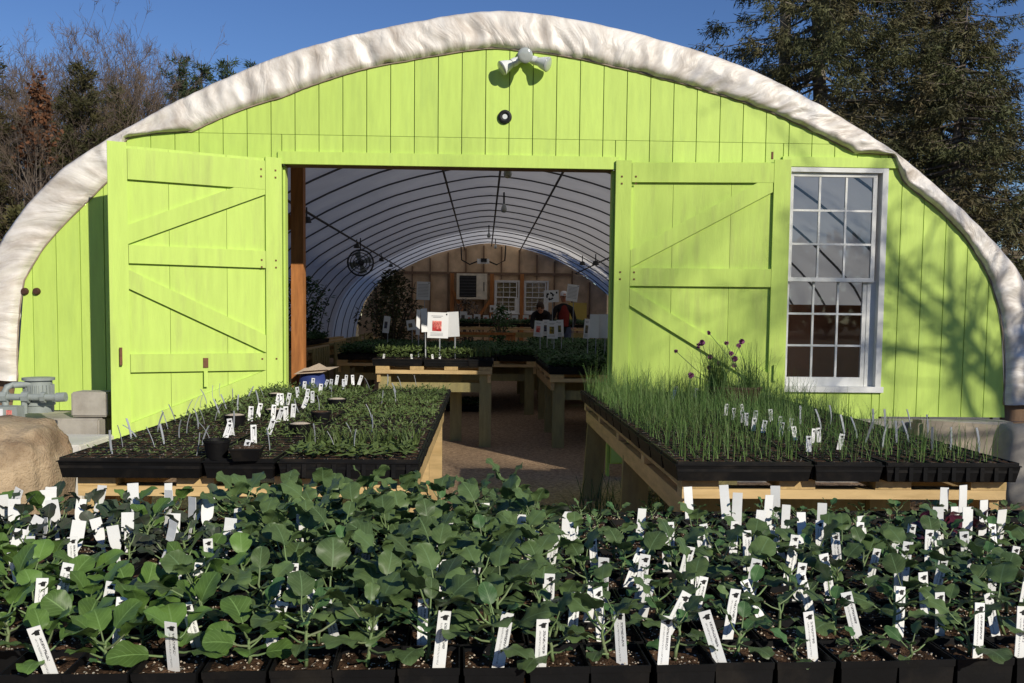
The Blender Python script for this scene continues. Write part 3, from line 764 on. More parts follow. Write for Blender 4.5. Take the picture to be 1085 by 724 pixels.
plank_table('onion_table', 'pine slat table of onion trays before the right door leaf', RT[0] + 0.05, RT[1] - 0.02, RT[2] + 0.03, RT[3], ZT, 4,
            [(RT[0] + 0.14, 5.0, -0.04, -0.10), (RT[0] + 0.14, 6.7, -0.03, 0.10), (1.86, 4.0, 0.0, -0.06), (1.90, 6.7, 0, 0.05)], group='slat tables outside', legw=0.15)

# trays ------------------------------------------------------------
TL, TW, TH = 0.545, 0.277, 0.066
def tray_mesh(slots=False):
    b = MB(); tk = 0.86
    def ring(l, w, z): return [(-l / 2, -w / 2, z), (l / 2, -w / 2, z), (l / 2, w / 2, z), (-l / 2, w / 2, z)]
    rings = [ring(TL - 0.03, TW - 0.03, 0), ring(TL - 0.008, TW - 0.008, TH - 0.004), ring(TL, TW, TH - 0.004), ring(TL, TW, TH), ring(TL - 0.012, TW - 0.012, TH), ring(TL - 0.036, TW - 0.036, 0.004)]
    for r in rings:
        for p_ in r: b.vert(p_)
    for i in range(len(rings) - 1):
        for k in range(4):
            q = (k + 1) % 4; b.face((i * 4 + k, i * 4 + q, i * 4 + 4 + q, i * 4 + 4 + k))
    b.face((3, 2, 1, 0)); b.face((20, 21, 22, 23))
    if slots:
        for i in range(9):
            x = -TL / 2 + 0.045 + (TL - 0.09) * i / 8
            for s in (-1, 1):
                b.box((x, s * (TW / 2 - 0.004), TH * 0.5), (0.016, 0.007, TH * 0.8))
    return b.mesh('tray', M['black'])
def insert_mesh(nx, ny):
    b = MB(); z = TH + 0.012; l, w_ = TL - 0.02, TW - 0.02; rw = 0.0035
    for i in range(nx + 1):
        x = -l / 2 + l * i / nx; b.box((x, 0, z - 0.02), (rw * (2 if i in (0, nx) else 1.6), w_, 0.04))
    for j in range(ny + 1):
        y = -w_ / 2 + w_ * j / ny; b.box((0, y, z - 0.021), (l, rw * (2 if j in (0, ny) else 1.6), 0.04))
    return b.mesh('cell_insert', M['black'])
def soil_sheet(l, w_, z, n, amp, seed, m=None):
    b = MB()
    for j in range(n + 1):
        for i in range(2 * n + 1):
            x, y = -l / 2 + l * i / (2 * n), -w_ / 2 + w_ * j / n
            b.vert((x, y, z + amp * mnoise.noise((x * 60, y * 60, seed))))
    for j in range(n):
        for i in range(2 * n):
            q = j * (2 * n + 1) + i; b.face((q, q + 1, q + 2 * n + 2, q + 2 * n + 1))
    return b.mesh('soil', m or M['soil'], True)
def blade(b, p, az, h, bend, wd_, n=4, m=0):
    d = Vector((math.cos(az), math.sin(az), 0)); s_ = Vector((-d.y, d.x, 0))
    pr = None
    for i in range(n + 1):
        t = i / n
        c = Vector(p) + d * (bend * t * t * h) + Vector((0, 0, h * (t - 0.35 * bend * t * t)))
        ww = wd_ * (1 - 0.75 * t) * 0.5
        q = (b.vert(c - s_ * ww), b.vert(c + s_ * ww))
        if pr: b.face((pr[0], pr[1], q[1], q[0]), m)
        pr = q
def leaflet(b, p, az, L, w_, tilt, m=0):
    d = Vector((math.cos(az) * math.cos(tilt), math.sin(az) * math.cos(tilt), math.sin(tilt)))
    s_ = Vector((-math.sin(az), math.cos(az), 0)); u = d.cross(s_)
    p = Vector(p)
    a = p + d * L * 0.45 - s_ * w_ / 2 - u * 0.12 * L; c = p + d * L * 0.45 + s_ * w_ / 2 - u * 0.12 * L
    e = p + d * L + Vector((0, 0, -0.15 * L))
    k = p + d * L * 0.5
    i0, ia, ik, ic, ie = b.vert(p), b.vert(a), b.vert(k), b.vert(c), b.vert(e)
    b.face((i0, ia, ik), m); b.face((i0, ik, ic), m); b.face((ia, ie, ik), m); b.face((ik, ie, ic), m)
def crop_mesh(kind, seed, dens=1.0):
    r = random.Random(seed); b = MB(); l, w_ = TL - 0.05, TW - 0.05; z = TH + 0.004
    nx, ny = (9, 5) if kind != 'onion' else (8, 4)
    for i in range(nx):
        for j in range(ny):
            x = -l / 2 + l * (i + 0.5) / nx + r.uniform(-.01, .01); y = -w_ / 2 + w_ * (j + 0.5) / ny + r.uniform(-.01, .01)
            if kind == 'onion':
                for k in range(int(r.randint(5, 9) * dens) + (r.random() < .5)):
                    h = r.uniform(0.08, 0.235) * (0.75 + 0.25 * dens)
                    if r.random() < 0.07: h *= 1.35
                    blade(b, (x + r.gauss(0, .012), y + r.gauss(0, .012), z), r.uniform(0, 2 * PI), h, abs(r.gauss(0.22, 0.32)) + (0.9 if r.random() < 0.08 else 0), r.uniform(0.0026, 0.0044), 5)
            elif kind == 'sparse':
                if r.random() < 0.9 * dens:
                    for k in range(r.randint(2, 4)):
                        leaflet(b, (x, y, z + r.uniform(0.004, 0.02)), r.uniform(0, 2 * PI), r.uniform(0.01, 0.024), r.uniform(0.005, 0.009), r.uniform(0.0, 1.0))
            elif kind == 'lush':
                hh = r.uniform(0.02, 0.05)
                for k in range(int(r.randint(6, 10) * dens)):
                    q = r.random()
                    leaflet(b, (x + r.gauss(0, .012), y + r.gauss(0, .012), z + hh * q), r.uniform(0, 2 * PI), r.uniform(0.018, 0.042), r.uniform(0.007, 0.014), r.uniform(-0.1, 1.2))
            elif kind == 'strap':
                for k in range(r.randint(5, 8)):
                    blade(b, (x + r.gauss(0, .008), y + r.gauss(0, .008), z), r.uniform(0, 2 * PI), r.uniform(0.04, 0.09), r.uniform(0.2, 0.9), r.uniform(0.007, 0.012), 3)
            elif kind == 'round':
                for k in range(r.randint(4, 7)):
                    leaflet(b, (x + r.gauss(0, .008), y + r.gauss(0, .008), z + r.uniform(.01, .04)), r.uniform(0, 2 * PI), r.uniform(0.03, 0.05), r.uniform(0.02, 0.032), r.uniform(-0.1, 0.9))
            elif kind == 'bushy':
                for k in range(9):
                    leaflet(b, (x + r.gauss(0, .02), y + r.gauss(0, .02), z + r.uniform(.02, .12)), r.uniform(0, 2 * PI), r.uniform(0.04, 0.075), r.uniform(0.025, 0.04), r.uniform(-0.3, 0.9))
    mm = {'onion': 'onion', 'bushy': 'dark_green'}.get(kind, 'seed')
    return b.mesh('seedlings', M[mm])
TRAY = [tray_mesh(), tray_mesh(True)]
INS = [insert_mesh(8, 4), insert_mesh(3, 2), insert_mesh(9, 4)]
SOILS = [soil_sheet(TL - 0.02, TW - 0.02, TH + 0.0075, 12, 0.008, i) for i in range(3)]
CROP = {k: [crop_mesh(k, 10 + i) for i in range(n)] for k, n in (('sparse', 4), ('lush', 4), ('strap', 2), ('round', 2), ('onion', 5), ('bushy', 4))}
CROP['thin_onion'] = [crop_mesh('onion', 50 + i, 0.55) for i in range(3)]
CROP['thin_lush'] = [crop_mesh('lush', 60 + i, 0.6) for i in range(3)]
def tray(x, y, z, along_x, crop, label, group, r, slots=False, ins=0, zs=1.0):
    t = thing('seedling_tray', label, 'tray', (x, y, z), (0 if along_x else PI / 2) + r.uniform(-.012, .012) + (PI if r.random() < .5 else 0), group)
    put('flat', TRAY[1 if slots else 0], t); put('cell_insert', INS[ins], t); put('soil', r.choice(SOILS), t)
    if crop: stuff(put('seedlings', r.choice(CROP[crop]), t, scale=(1, 1, r.uniform(.8, 1.12) * (0.86 + 0.04 * (y - 3.4)) if 'onion' in crop else zs * r.uniform(.9, 1.1))))
    return t
WORDS = {'sparse': 'tray of sparse tiny sprouts', 'lush': 'tray of leafy green seedlings', 'thin_lush': 'tray of thin green seedlings', 'strap': 'tray of strap-leaved green seedlings',
         'round': 'tray of round-leaved seedlings', 'onion': 'tray of tall grassy onions', 'thin_onion': 'tray of thin young onions'}
rt_ = random.Random(21)
def lay(tb, pick, where, slotf):
    x0, x1, y0, y1 = tb
    cols = ((x0 + 0.003, True, 'left'), (x0 + TL + 0.006, False, 'middle'), (x0 + TL + TW + 0.010, True, 'right'))
    for cx0, ax, side in cols:
        y = y0 - 0.04; k = 0
        sy = TW if ax else TL
        while y + sy < y1 + 0.1:
            c = pick(side, (y - y0) / (y1 - y0), rt_)
            tray(cx0 + (TL if ax else TW) / 2, y + sy / 2, ZT + 0.002, ax, c, f"{WORDS[c]}, {ORD[k]} from the front, {side} column of the {where}", f'trays on the {where}', rt_, slotf(side, k), 2 if (side == 'right' and k == 0) else rt_.choice((0, 0, 1)) if where[0] == 's' else 0)
            y += sy + 0.006; k += 1
def pickL(side, f, r):
    if side == 'left': return 'sparse' if f < 0.30 else ('thin_lush' if f < 0.6 else 'lush')
    if side == 'middle': return 'sparse' if f < 0.12 else ('thin_lush' if f < 0.45 else 'lush')
    return ('round' if f < 0.05 else 'strap' if f < 0.15 else 'thin_lush' if f < 0.4 else 'lush')
def pickR(side, f, r):
    if side == 'right': return 'thin_onion' if f < 0.45 else 'onion'
    if side == 'middle': return 'thin_onion' if f < 0.1 else 'onion'
    return 'thin_onion' if f < 0.2 else 'onion'
lay(LT, pickL, 'seedling table', lambda s, k: s == 'right')
lay(RT, pickR, 'onion table', lambda s, k: s != 'left')

# plant labels -----------------------------------------------------
def tag_mesh(h, w_, printed, head=False, bend=0.0):
    b = MB(); th = 0.0012; n = 6
    prof = []
    for i in range(n + 1):
        t = i / n; hw = w_ / 2
        if head: hw = w_ / 2 if t > 0.52 else w_ * 0.17 + (w_ * 0.33) * max(0, (t - 0.44) / 0.08)
        prof.append((hw, t * h, bend * math.sin(t * 1.6) * h))
    for hw, z, y in prof:
        for sx, sy in ((-1, -1), (1, -1), (1, 1), (-1, 1)):
            b.vert((sx * hw, y + sy * th / 2, z)); b.uv[len(b.v) - 1] = (0.5 + sx * 0.5, z / h)
    for i in range(n):
        for k in range(4):
            q = (k + 1) % 4; b.face((i * 4 + k, i * 4 + q, i * 4 + 4 + q, i * 4 + 4 + k), 1 if (k == 0 and printed) else 0)
    b.face((3, 2, 1, 0)); k = n * 4; b.face((k, k + 1, k + 2, k + 3))
    if printed:          # black potted-plant emblem near the top of the front face
        e = -th / 2 - 0.0004 + bend * h * 0.99
        zc = h - 0.010; s_ = w_ / 0.02
        pts = [(-.0062, .0005), (-.0050, -.0012), (-.0022, -.0008), (-.0012, -.0042), (.0052, -.0046), (.0060, .0022), (.0046, .0042), (.0006, .0044), (-.0010, .0028), (-.0034, .0016)]
        b.poly([(x * s_, e, zc + z * s_) for x, z in pts], 2)
        a = 0.0012
        b.poly([(.0048 * s_, e, zc + .0034 * s_), (.0075 * s_, e, zc + .0016 * s_), (.0080 * s_, e, zc + .0030 * s_), (.0052 * s_, e, zc + .0048 * s_)], 2)
    return b.mesh('plant_label', [M['tagwhite'], M['print'], M['ink']])
TAGP = [tag_mesh(0.094, 0.0195, True, False, bd) for bd in (0.0, 0.06, -0.05, 0.1)]
TAGB = [tag_mesh(0.100, 0.024, False, False, bd) for bd in (0.0, 0.05, -0.05, 0.12)]
TAGH = [tag_mesh(0.128, 0.033, False, True, bd) for bd in (0.03, 0.15, 0.24)]
TAGS = [tag_mesh(0.062, 0.019, True, False, bd) for bd in (0.0, 0.05)]
def grey_mesh(bend):
    b = MB(); n = 5
    for i in range(n + 1):
        t = i / n; hw = 0.0045 * (1 if t > .25 else .5 + 2 * t)
        for sx, sy in ((-1, -1), (1, -1), (1, 1), (-1, 1)): b.vert((sx * hw, bend * t * t * .1 + sy * .0012, t * .095))
    for i in range(n):
        for k in range(4):
            q = (k + 1) % 4; b.face((i * 4 + k, i * 4 + q, i * 4 + 4 + q, i * 4 + 4 + k))
    k = n * 4; b.face((k, k + 1, k + 2, k + 3))
    return b.mesh('grey_marker', M['grey_tag'])
GREY = [grey_mesh(bd) for bd in (0.1, 0.25, -0.2)]
def label_at(me, name, p, rz, tx, ty, label, cat, group, sc=1.0):
    return tag(put(name, me, None, p, (tx, ty, rz), sc), label, cat, group)

# seedling table dressing
def round_pot(x, y, z, r_, h, fill, label, square=False):
    t = thing('round_pot' if not square else 'square_pot', label, 'pot', (x, y, z), 0.1)
    b = MB(); n = 4 if square else 22
    b.lathe([(0.001, 0.002), (r_ * 0.74, 0), (r_ * 0.94, h * 0.86), (r_ * 1.0, h * 0.865), (r_, h), (r_ * .94, h), (r_ * .90, h * .8), (r_ * 0.7, 0.01), (0.001, 0.01)], n=n, M=Matrix.Rotation(PI / 4, 3, 'Z'))
    b.build('pot_wall', M['black'], t, not square, 40)
    if fill:
        b = MB(); b.lathe([(0.001, h * 1.10), (r_ * 0.5, h * 1.06), (r_ * 0.93, h * 0.93)], n=n, M=Matrix.Rotation(PI / 4, 3, 'Z'))
        b.build('soil', fill, t)
    return t
zt = ZT + TH + 0.008
def tz(px, py, z):
    d = fw + ((px - W0 / 2) / FPX) * rt - ((py - PY0) / FPX) * up; t = (z - CAM.z) / d.z
    return (d.x * t, d.y * t, z)
for px, py, r_, h, fl_, lb in ((230, 486, 0.052, 0.075, None, 'empty black nursery pot at the front of the seedling table'),
                          (249, 451, 0.055, 0.055, 'perlite', 'black round pot topped with pale grit, left of the white tags'),
                          (318, 461, 0.055, 0.055, 'perlite', 'black round pot topped with pale grit, nearest the front of the seedling table'),
                          (290, 442, 0.05, 0.045, 'perlite', 'black round pot of pale grit among the white tags, middle of the seedling table'),
                          (292, 424, 0.05, 0.045, 'perlite', 'black round pot of pale grit at the far side of the seedling table'),
                          (357, 433, 0.06, 0.06, 'perlite', 'black round pot of pale grit and green sprouts, right of the white tags'),
                          (340, 447, 0.055, 0.055, 'soil', 'black round pot of bare soil in the middle of the seedling table')):
    x, y, z = tz(px, py, zt); round_pot(x, y, z, r_, h, M[fl_] if fl_ else None, lb)
x, y, z = tz(262, 487, zt); round_pot(x, y, z, 0.085, 0.05, M['soil'], 'black square pot of soil with white tags on the seedling table', True)
rk = random.Random(5)
wt = [(257, 488), (238, 466), (246, 462), (269, 470), (265, 447), (273, 443), (284, 462), (289, 445), (294, 448), (303, 447), (310, 444), (293, 431), (299, 431), (304, 430), (321, 433), (324, 425), (331, 428), (316, 423), (322, 416), (331, 412), (339, 419), (343, 413), (350, 413), (356, 408), (364, 413), (366, 408), (374, 408), (380, 408)]
for i, (px, py) in enumerate(sorted(wt)):
    x, y, z = tz(px, py, zt)
    label_at(rk.choice(TAGS), 'plant_tag', (x, y, z), rk.gauss(0, .25), rk.gauss(-.1, .12), rk.gauss(0.03, .13), f'short white tag with black emblem, {ORD[i]} from the left on the seedling table', 'plant tag', 'white tags on the seedling table', 1.3)
gts = [(119, 482), (130, 474), (139, 466), (145, 464), (164, 475), (174, 472), (167, 458), (178, 455), (190, 465), (198, 460), (210, 455), (217, 450), (222, 465), (186, 447), (197, 441), (205, 436), (212, 432), (219, 428), (226, 424), (233, 421), (228, 446), (233, 440), (240, 434), (252, 436), (246, 428), (262, 424), (274, 430), (280, 425), (247, 456), (214, 473), (208, 484), (318, 440), (338, 437), (355, 480), (375, 470), (393, 461), (394, 447), (404, 430), (419, 428), (392, 413), (410, 410), (425, 412), (441, 410), (334, 471), (286, 478), (376, 480), (420, 420), (350, 425)]
for i, (px, py) in enumerate(sorted(gts)):
    x, y, z = tz(px, py, zt)
    label_at(rk.choice(GREY), 'grey_marker', (x, y, z), rk.uniform(0.9, 2.2), rk.gauss(0, .2), rk.gauss(0, .2), f'thin translucent grey marker stake, {ORD[i]} from the left on the seedling table', 'marker', 'grey markers on the seedling table')
# onion table dressing
wt = [(769, 441), (777, 446), (788, 441), (787, 449), (791, 452), (800, 449), (798, 458), (808, 460), (817, 447), (826, 456), (827, 463), (836, 458), (843, 468), (857, 480), (861, 471), (868, 470), (889, 477), (712, 424), (716, 420), (736, 422)]
for i, (px, py) in enumerate(sorted(wt)):
    x, y, z = tz(px, py, zt)
    label_at(rk.choice(TAGS), 'plant_tag', (x, y, z), rk.gauss(-.1, .25), rk.gauss(-.1, .12), rk.gauss(0.06, .10), f'short white tag with black emblem, {ORD[i]} from the left among the onions', 'plant tag', 'white tags among the onions', 1.15)
gts = [(895, 462), (908, 465), (917, 470), (935, 475), (938, 455), (950, 470), (963, 470), (983, 462), (988, 478), (1007, 478), (1037, 480), (870, 455), (880, 450), (965, 455), (925, 455), (848, 450)]
for i, (px, py) in enumerate(sorted(gts)):
    x, y, z = tz(px, py, zt)
    label_at(rk.choice(GREY), 'grey_marker', (x, y, z), rk.gauss(0, .4), rk.gauss(0, .12), rk.gauss(0, .12), f'thin translucent grey marker stake, {ORD[i]} from the left among the onions', 'marker', 'grey markers among the onions', 1.1)
# chives in flower
cx_, cy_, cz_ = tz(778, 428, zt)
ch = thing('chive_pot', 'wide brown pot of chives with pink pompom flowers among the onion trays', 'potted plant', (cx_, cy_, cz_))
rc = random.Random(77)
b = MB(); b.lathe([(0.075, 0), (0.095, 0.10), (0.10, 0.10), (0.10, 0.115), (0.09, 0.115), (0.085, 0.09), (0.001, 0.09)], M=Matrix.Diagonal((1.9, 1, 1)), n=28); b.build('pot', M['clay'], ch, True, 40)
b = MB()
for i in range(420):
    dx = rc.choice((-0.11, 0.12, -.11)); blade(b, (dx + rc.gauss(0, .045), rc.gauss(0, .045), 0.09), rc.uniform(0, 2 * PI), rc.uniform(0.16, 0.36), abs(rc.gauss(.35, .35)), 0.0045, 5)
stuff(b.build('blades', M['onion'], ch))
fl_mesh = MB()
for i in range(60):
    d = Vector((rc.gauss(0, 1), rc.gauss(0, 1), rc.gauss(0.2, 1))).normalized(); s_ = d.orthogonal().normalized() * 0.003
    fl_mesh.poly((Vector((0, 0, 0)) - s_, d * 0.017 - s_ * 1.5, d * 0.019, d * 0.017 + s_ * 1.5, s_))
fl_mesh = fl_mesh.mesh('flower', M['chive_flower'])
for px, py in ((755, 353), (773, 364), (787, 362), (787, 367), (770, 374), (720, 373), (738, 366), (742, 363), (750, 378), (776, 380), (765, 386), (729, 397), (781, 388), (752, 390)):
    x, z = at(px, py, cy_ + rc.uniform(-.12, .12))
    yy = rc.uniform(-.1, .1)
    b = MB(); bx_ = rc.choice((-.11, .12)) + rc.gauss(0, .03)
    b.tube([(bx_, 0, 0.09), ((bx_ + x - cx_) / 2 * 1.02, yy * .6, (z - cz_) * .6), (x - cx_, yy, z - cz_)], 0.0022, 4)
    s_ = b.build('flower_stem', M['stem'], ch)
    put('flower', fl_mesh, s_, (x - cx_, yy, z - cz_), (rc.uniform(0, 6), 0, 0), rc.uniform(.75, 1.15))
# weeds under the onion table
b = MB(); rw_ = random.Random(31)
for i in range(900):
    x = rw_.uniform(0.62, 1.5); y = rw_.uniform(3.6, 6.2)
    blade(b, (x, y, 0), rw_.uniform(0, 2 * PI), rw_.uniform(0.12, 0.42), rw_.uniform(0.1, 0.8), rw_.uniform(0.005, 0.012), 4)
tag(b.build('weeds', M['dark_green']), 'dark grassy weeds growing under the onion table', 'weeds', kind='stuff')

# ================================================================ FRONT BENCH
BR = math.radians(2.2); BZ = 0.75
bc, bs = math.cos(BR), math.sin(BR)
def bench(u, v, z=0):         # bench coordinates: u along its front edge, v back from it
    return Vector((0.03 + u * bc - v * bs, 1.40 + u * bs + v * bc, BZ + z))
bt = thing('front_bench', 'long plant bench in front that holds all the potted cabbage and broccoli seedlings', 'bench', (0.03, 1.40, 0), BR)
for j in range(7):
    b = MB(); b.box((0, 0.06 + 0.175 * j, BZ - 0.022), (4.0, 0.14, 0.04)); b.build('slat', M['pine'], bt)
for u in (-1.7, 0, 1.7):
    b = MB(); b.box((u, 0.58, BZ - 0.09), (0.09, 1.15, 0.09)); b.build('cross_board', M['olive'], bt)
    for v in (0.08, 1.08):
        b = MB(); b.box((u, v, (BZ - 0.137) / 2), (0.09, 0.09, BZ - 0.137)); b.build('leg', M['olive'], bt)
PH, PR_ = 0.083, 0.0505
def pot_mesh():
    b = MB(); k = 0.90; R = PR_
    def ring(r, z): return [(-r, -r, z), (r, -r, z), (r, r, z), (-r, r, z)]
    rings = [ring(R * k, 0), ring(R * 0.96, PH - 0.012), ring(R * 0.985, PH - 0.012), ring(R, PH), ring(R * 0.95, PH), ring(R * 0.92, PH - 0.03), ring(R * .75, 0.004)]
    for r in rings:
        for p_ in r: b.vert(p_)
    for i in range(len(rings) - 1):
        for q in range(4):
            w_ = (q + 1) % 4; b.face((i * 4 + q, i * 4 + w_, i * 4 + 4 + w_, i * 4 + 4 + q))
    b.face((3, 2, 1, 0)); b.face((24, 25, 26, 27))
    return b.mesh('pot', M['black'])
POT = pot_mesh()
def pot_soil(seed):
    b = MB(); n = 14; l = PR_ * 1.86
    for j in range(n + 1):
        for i in range(n + 1):
            x, y = -l / 2 + l * i / n, -l / 2 + l * j / n
            b.vert((x, y, PH - 0.012 + 0.006 * mnoise.noise((x * 40, y * 40, seed)) + 0.004 * mnoise.noise((x * 130, y * 130, seed))))
    for j in range(n):
        for i in range(n):
            q = j * (n + 1) + i; b.face((q, q + 1, q + n + 2, q + n + 1))
    # perlite grains as real grains
    r = random.Random(seed)
    for k in range(26):
        c = Vector((r.uniform(-l / 2, l / 2) * .95, r.uniform(-l / 2, l / 2) * .95, PH - 0.009)); s_ = r.uniform(0.0012, 0.0028)
        i0 = [b.vert(c + Vector(d) * s_) for d in ((1, 0, 0), (-1, .2, 0), (0, 1, .2), (.1, -1, 0), (0, 0, 1))]
        for t in ((0, 2, 4), (2, 1, 4), (1, 3, 4), (3, 0, 4)): b.face([i0[q] for q in t], 1)
    return b.mesh('soil', [M['soil'], M['perlite']], True)
PSOIL = [pot_soil(i * 7.1) for i in range(5)]

def leaf_mesh(kind, seed, m):
    """petiole from the origin along +Y, then a cupped, drooping blade; unit = metres for a leaf of average size"""
    r = random.Random(seed); b = MB(); k_ = 0.79
    if kind == 'cabbage': pet, L, Wd, fold, droop, wave = r.uniform(.030, .042), r.uniform(.062, .075), r.uniform(.054, .066), .22, .40, .003
    elif kind == 'broccoli': pet, L, Wd, fold, droop, wave = r.uniform(.042, .062), r.uniform(.062, .078), r.uniform(.058, .074), .20, .38, .005
    elif kind == 'young': pet, L, Wd, fold, droop, wave = r.uniform(.03, .045), r.uniform(.05, .062), r.uniform(.034, .044), .25, .4, .003
    elif kind == 'seedleaf': pet, L, Wd, fold, droop, wave = .030, .020, .026, .1, .3, .001
    else: pet, L, Wd, fold, droop, wave = r.uniform(.03, .045), r.uniform(.05, .07), r.uniform(.025, .036), .2, .5, .006
    pet *= k_; L *= k_; Wd *= k_
    nv, nu = 9, 6
    bendp = r.uniform(0.1, 0.45)
    def spine(t):      # t in 0..1 along blade
        y = pet + L * (t - 0.18 * droop * t * t); z = pet * bendp * 0.4 + L * (0.12 * t - droop * 0.62 * t * t)
        return y, z
    def width(t):
        if kind == 'kale': return Wd * 0.5 * max(0, math.sin(PI * min(1, t * 0.97 + 0.02)) ** 0.8) * (0.68 + 0.42 * abs(math.sin(t * 15 + seed)))
        if kind == 'seedleaf': return Wd * 0.5 * math.sin(PI * min(1, 0.06 + 0.93 * t)) ** 0.55
        base = math.sin(PI * min(1, (0.03 + 0.965 * t)) ** (1.0 if kind != 'cabbage' else 1.2)) ** 0.48
        return Wd * 0.5 * base * (1 + (0.045 if kind == 'broccoli' else 0.02) * math.sin(t * 11 + seed))
    ph = r.uniform(0, 6); skew = r.uniform(-.25, .25)
    for j in range(nv + 1):
        t = 0.5 - 0.5 * math.cos(PI * (0.06 + 0.94 * j / nv)); y, z = spine(t); hw = width(t)
        for i in range(nu + 1):
            u = i / nu * 2 - 1
            edge = abs(u) ** 2
            zz = z + hw * abs(u) * fold - hw * edge * (0.20 if kind == 'broccoli' else 0.05) + wave * edge * math.sin(t * 12 + ph + (2 if u > 0 else 0)) + skew * u * hw * t
            b.vert((u * hw, y + 0.08 * L * edge * max(0, 0.3 - t) * (1 if kind != 'kale' else .3), zz)); b.uv[len(b.v) - 1] = (u * .5 + .5, t)
    for j in range(nv):
        for i in range(nu):
            q = j * (nu + 1) + i; b.face((q, q + 1, q + nu + 2, q + nu + 1), 0)
    y0, z0 = spine(0.12)
    b.tube([(0, 0, 0), (0, pet * 0.5, z0 * 0.2 - 0.002), (0, pet, spine(0)[1] - 0.0012), (0, y0, z0 - 0.001)], [0.0021, 0.0018, 0.0016, 0.0008], 5, 1, False)
    return b.mesh('leaf', [m, M['stem']], True)
LEAF = {'cabbage': [leaf_mesh('cabbage', i, M['cabbage']) for i in range(6)],
        'broccoli': [leaf_mesh('broccoli', 20 + i, M['broccoli']) for i in range(8)],
        'young': [leaf_mesh('young', 40 + i, M['broccoli_pale']) for i in range(5)],
        'mid': [leaf_mesh('young', 60 + i, M['broccoli']) for i in range(5)],
        'seedleaf': [leaf_mesh('seedleaf', 80 + i, M['broccoli_pale']) for i in range(2)],
        'kale': [leaf_mesh('kale', 90 + i, M['kale']) for i in range(5)],
        'darkround': [leaf_mesh('cabbage', 140 + i, M['kale']) for i in range(4)],
        'purple': [leaf_mesh('cabbage', 120 + i, M['purple']) for i in range(3)]}
def stem_mesh(h, seed):
    r = random.Random(seed); b = MB(); pts = [(0, 0, 0)]
    x = y = 0
    for i in range(1, 5):
        x += r.uniform(-.1, .1) * h * .5; y += r.uniform(-.1, .1) * h * .5; pts.append((x, y, h * i / 4))
    b.tube(pts, [0.0035, 0.0033, 0.003, 0.0025, 0.0018], 6)
    return b.mesh('stem', M['stem'], True), [Vector(p_) for p_ in pts]
STEM = [stem_mesh(0.10, i) for i in range(6)]
DESC = {'cabbage': 'bright green cabbage seedling', 'broccoli': 'broad blue-green broccoli', 'small': 'small dark broccoli',
        'sprout': 'short young broccoli', 'kale': 'dark frilly kale seedling', 'purple': 'purple lettuce seedling', 'empty': 'bare pot of soil and grit'}
def seedling(p, kind, r, label, group):
    t = thing('potted_seedling', label, 'seedling', p, BR + r.uniform(-.03, .03), group)
    put('pot', POT, t, rot=(0, 0, r.choice((0, PI / 2, PI, -PI / 2))))
    put('soil', r.choice(PSOIL) if kind != 'empty' else r.choice(PSOIL), t, rot=(0, 0, r.choice((0, PI / 2, PI, -PI / 2))))
    if kind == 'empty': return t
    P_ = {'cabbage': (7, 0.48, 0.97, ('cabbage',), (0.15, 0.95)), 'broccoli': (9, 0.76, 1.0, ('broccoli',) * 5 + ('young', 'mid'), (0.0, 0.9)),
          'small': (6, 0.62, 0.84, ('broccoli', 'mid', 'broccoli', 'young'), (0.0, 0.9)), 'sprout': (6, 0.27, 0.62, ('mid', 'young', 'mid'), (0.0, 0.9)),
          'kale': (8, 0.55, 0.85, ('kale', 'darkround'), (0.1, 1.1)), 'purple': (7, 0.3, 0.85, ('purple',), (0.1, 1.0))}[kind]
    n, hs, ls, kinds, (t0, t1) = P_
    hs *= r.uniform(0.8, 1.25); n = n + r.choice((-1, 0, 0, 1, 1))
    sm, pts = r.choice(STEM)
    base = Vector((r.uniform(-.012, .012), r.uniform(-.012, .012), PH - 0.014)); rz = r.uniform(0, 2 * PI); lean = (r.uniform(-.18, .18), r.uniform(-.18, .18))
    if kind != 'purple':
        put('stem', sm, t, base, (lean[0], lean[1], rz), (1.0, 1.0, hs))
    Rm = Matrix.Rotation(rz, 3, 'Z')
    Rl = (Matrix.Rotation(rz, 3, 'Z') @ Matrix.Rotation(lean[1], 3, 'Y') @ Matrix.Rotation(lean[0], 3, 'X'))
    from mathutils import Euler
    Rl = Euler((lean[0], lean[1], rz)).to_matrix()
    az = r.uniform(0, 2 * PI)
    for i in range(n):
        f = (i + 0.6) / n
        zf = 0.30 + 0.70 * f if kind not in ('purple', 'kale') else 0.15 + 0.8 * f
        q = zf * 4; k = min(3, int(q)); c = pts[k].lerp(pts[k + 1], q - k); c = Vector((c.x, c.y, c.z * hs))
        c = base + Rl @ c
        el = t0 + (t1 - t0) * f + r.gauss(0, 0.16)
        s_ = ls * (0.78 + 0.34 * math.sin(PI * min(1, 0.25 + f * 0.62))) * r.uniform(0.82, 1.15)
        put('leaf', r.choice(LEAF[r.choice(kinds)]), t, c, (el, r.gauss(0, .22), az), s_)
        az += 2.4 + r.gauss(0, .25)
    if kind in ('broccoli', 'small', 'cabbage') and r.random() < .5:
        for k in range(2):
            put('leaf', r.choice(LEAF['seedleaf']), t, base + Vector((0, 0, 0.012 + .006 * k)), (0.25, 0, az + PI * k + .3), r.uniform(.8, 1.1))
    return t
rb = random.Random(1234)
PITCH = 0.1045
rows = []
for row in range(11):
    v = 0.055 + PITCH * row
    us = []
    for c in range(-17, 18):
        u = c * PITCH + (0.006 if row % 2 else -0.006)
        p_ = bench(u, v)
        pxx = to_px(p_ + Vector((0, 0, PH + .04)))
        if -25 < pxx[0] < W0 + 25 and abs(u) < 1.95: us.append((u, v, p_, pxx[0]))
    rows.append(us)
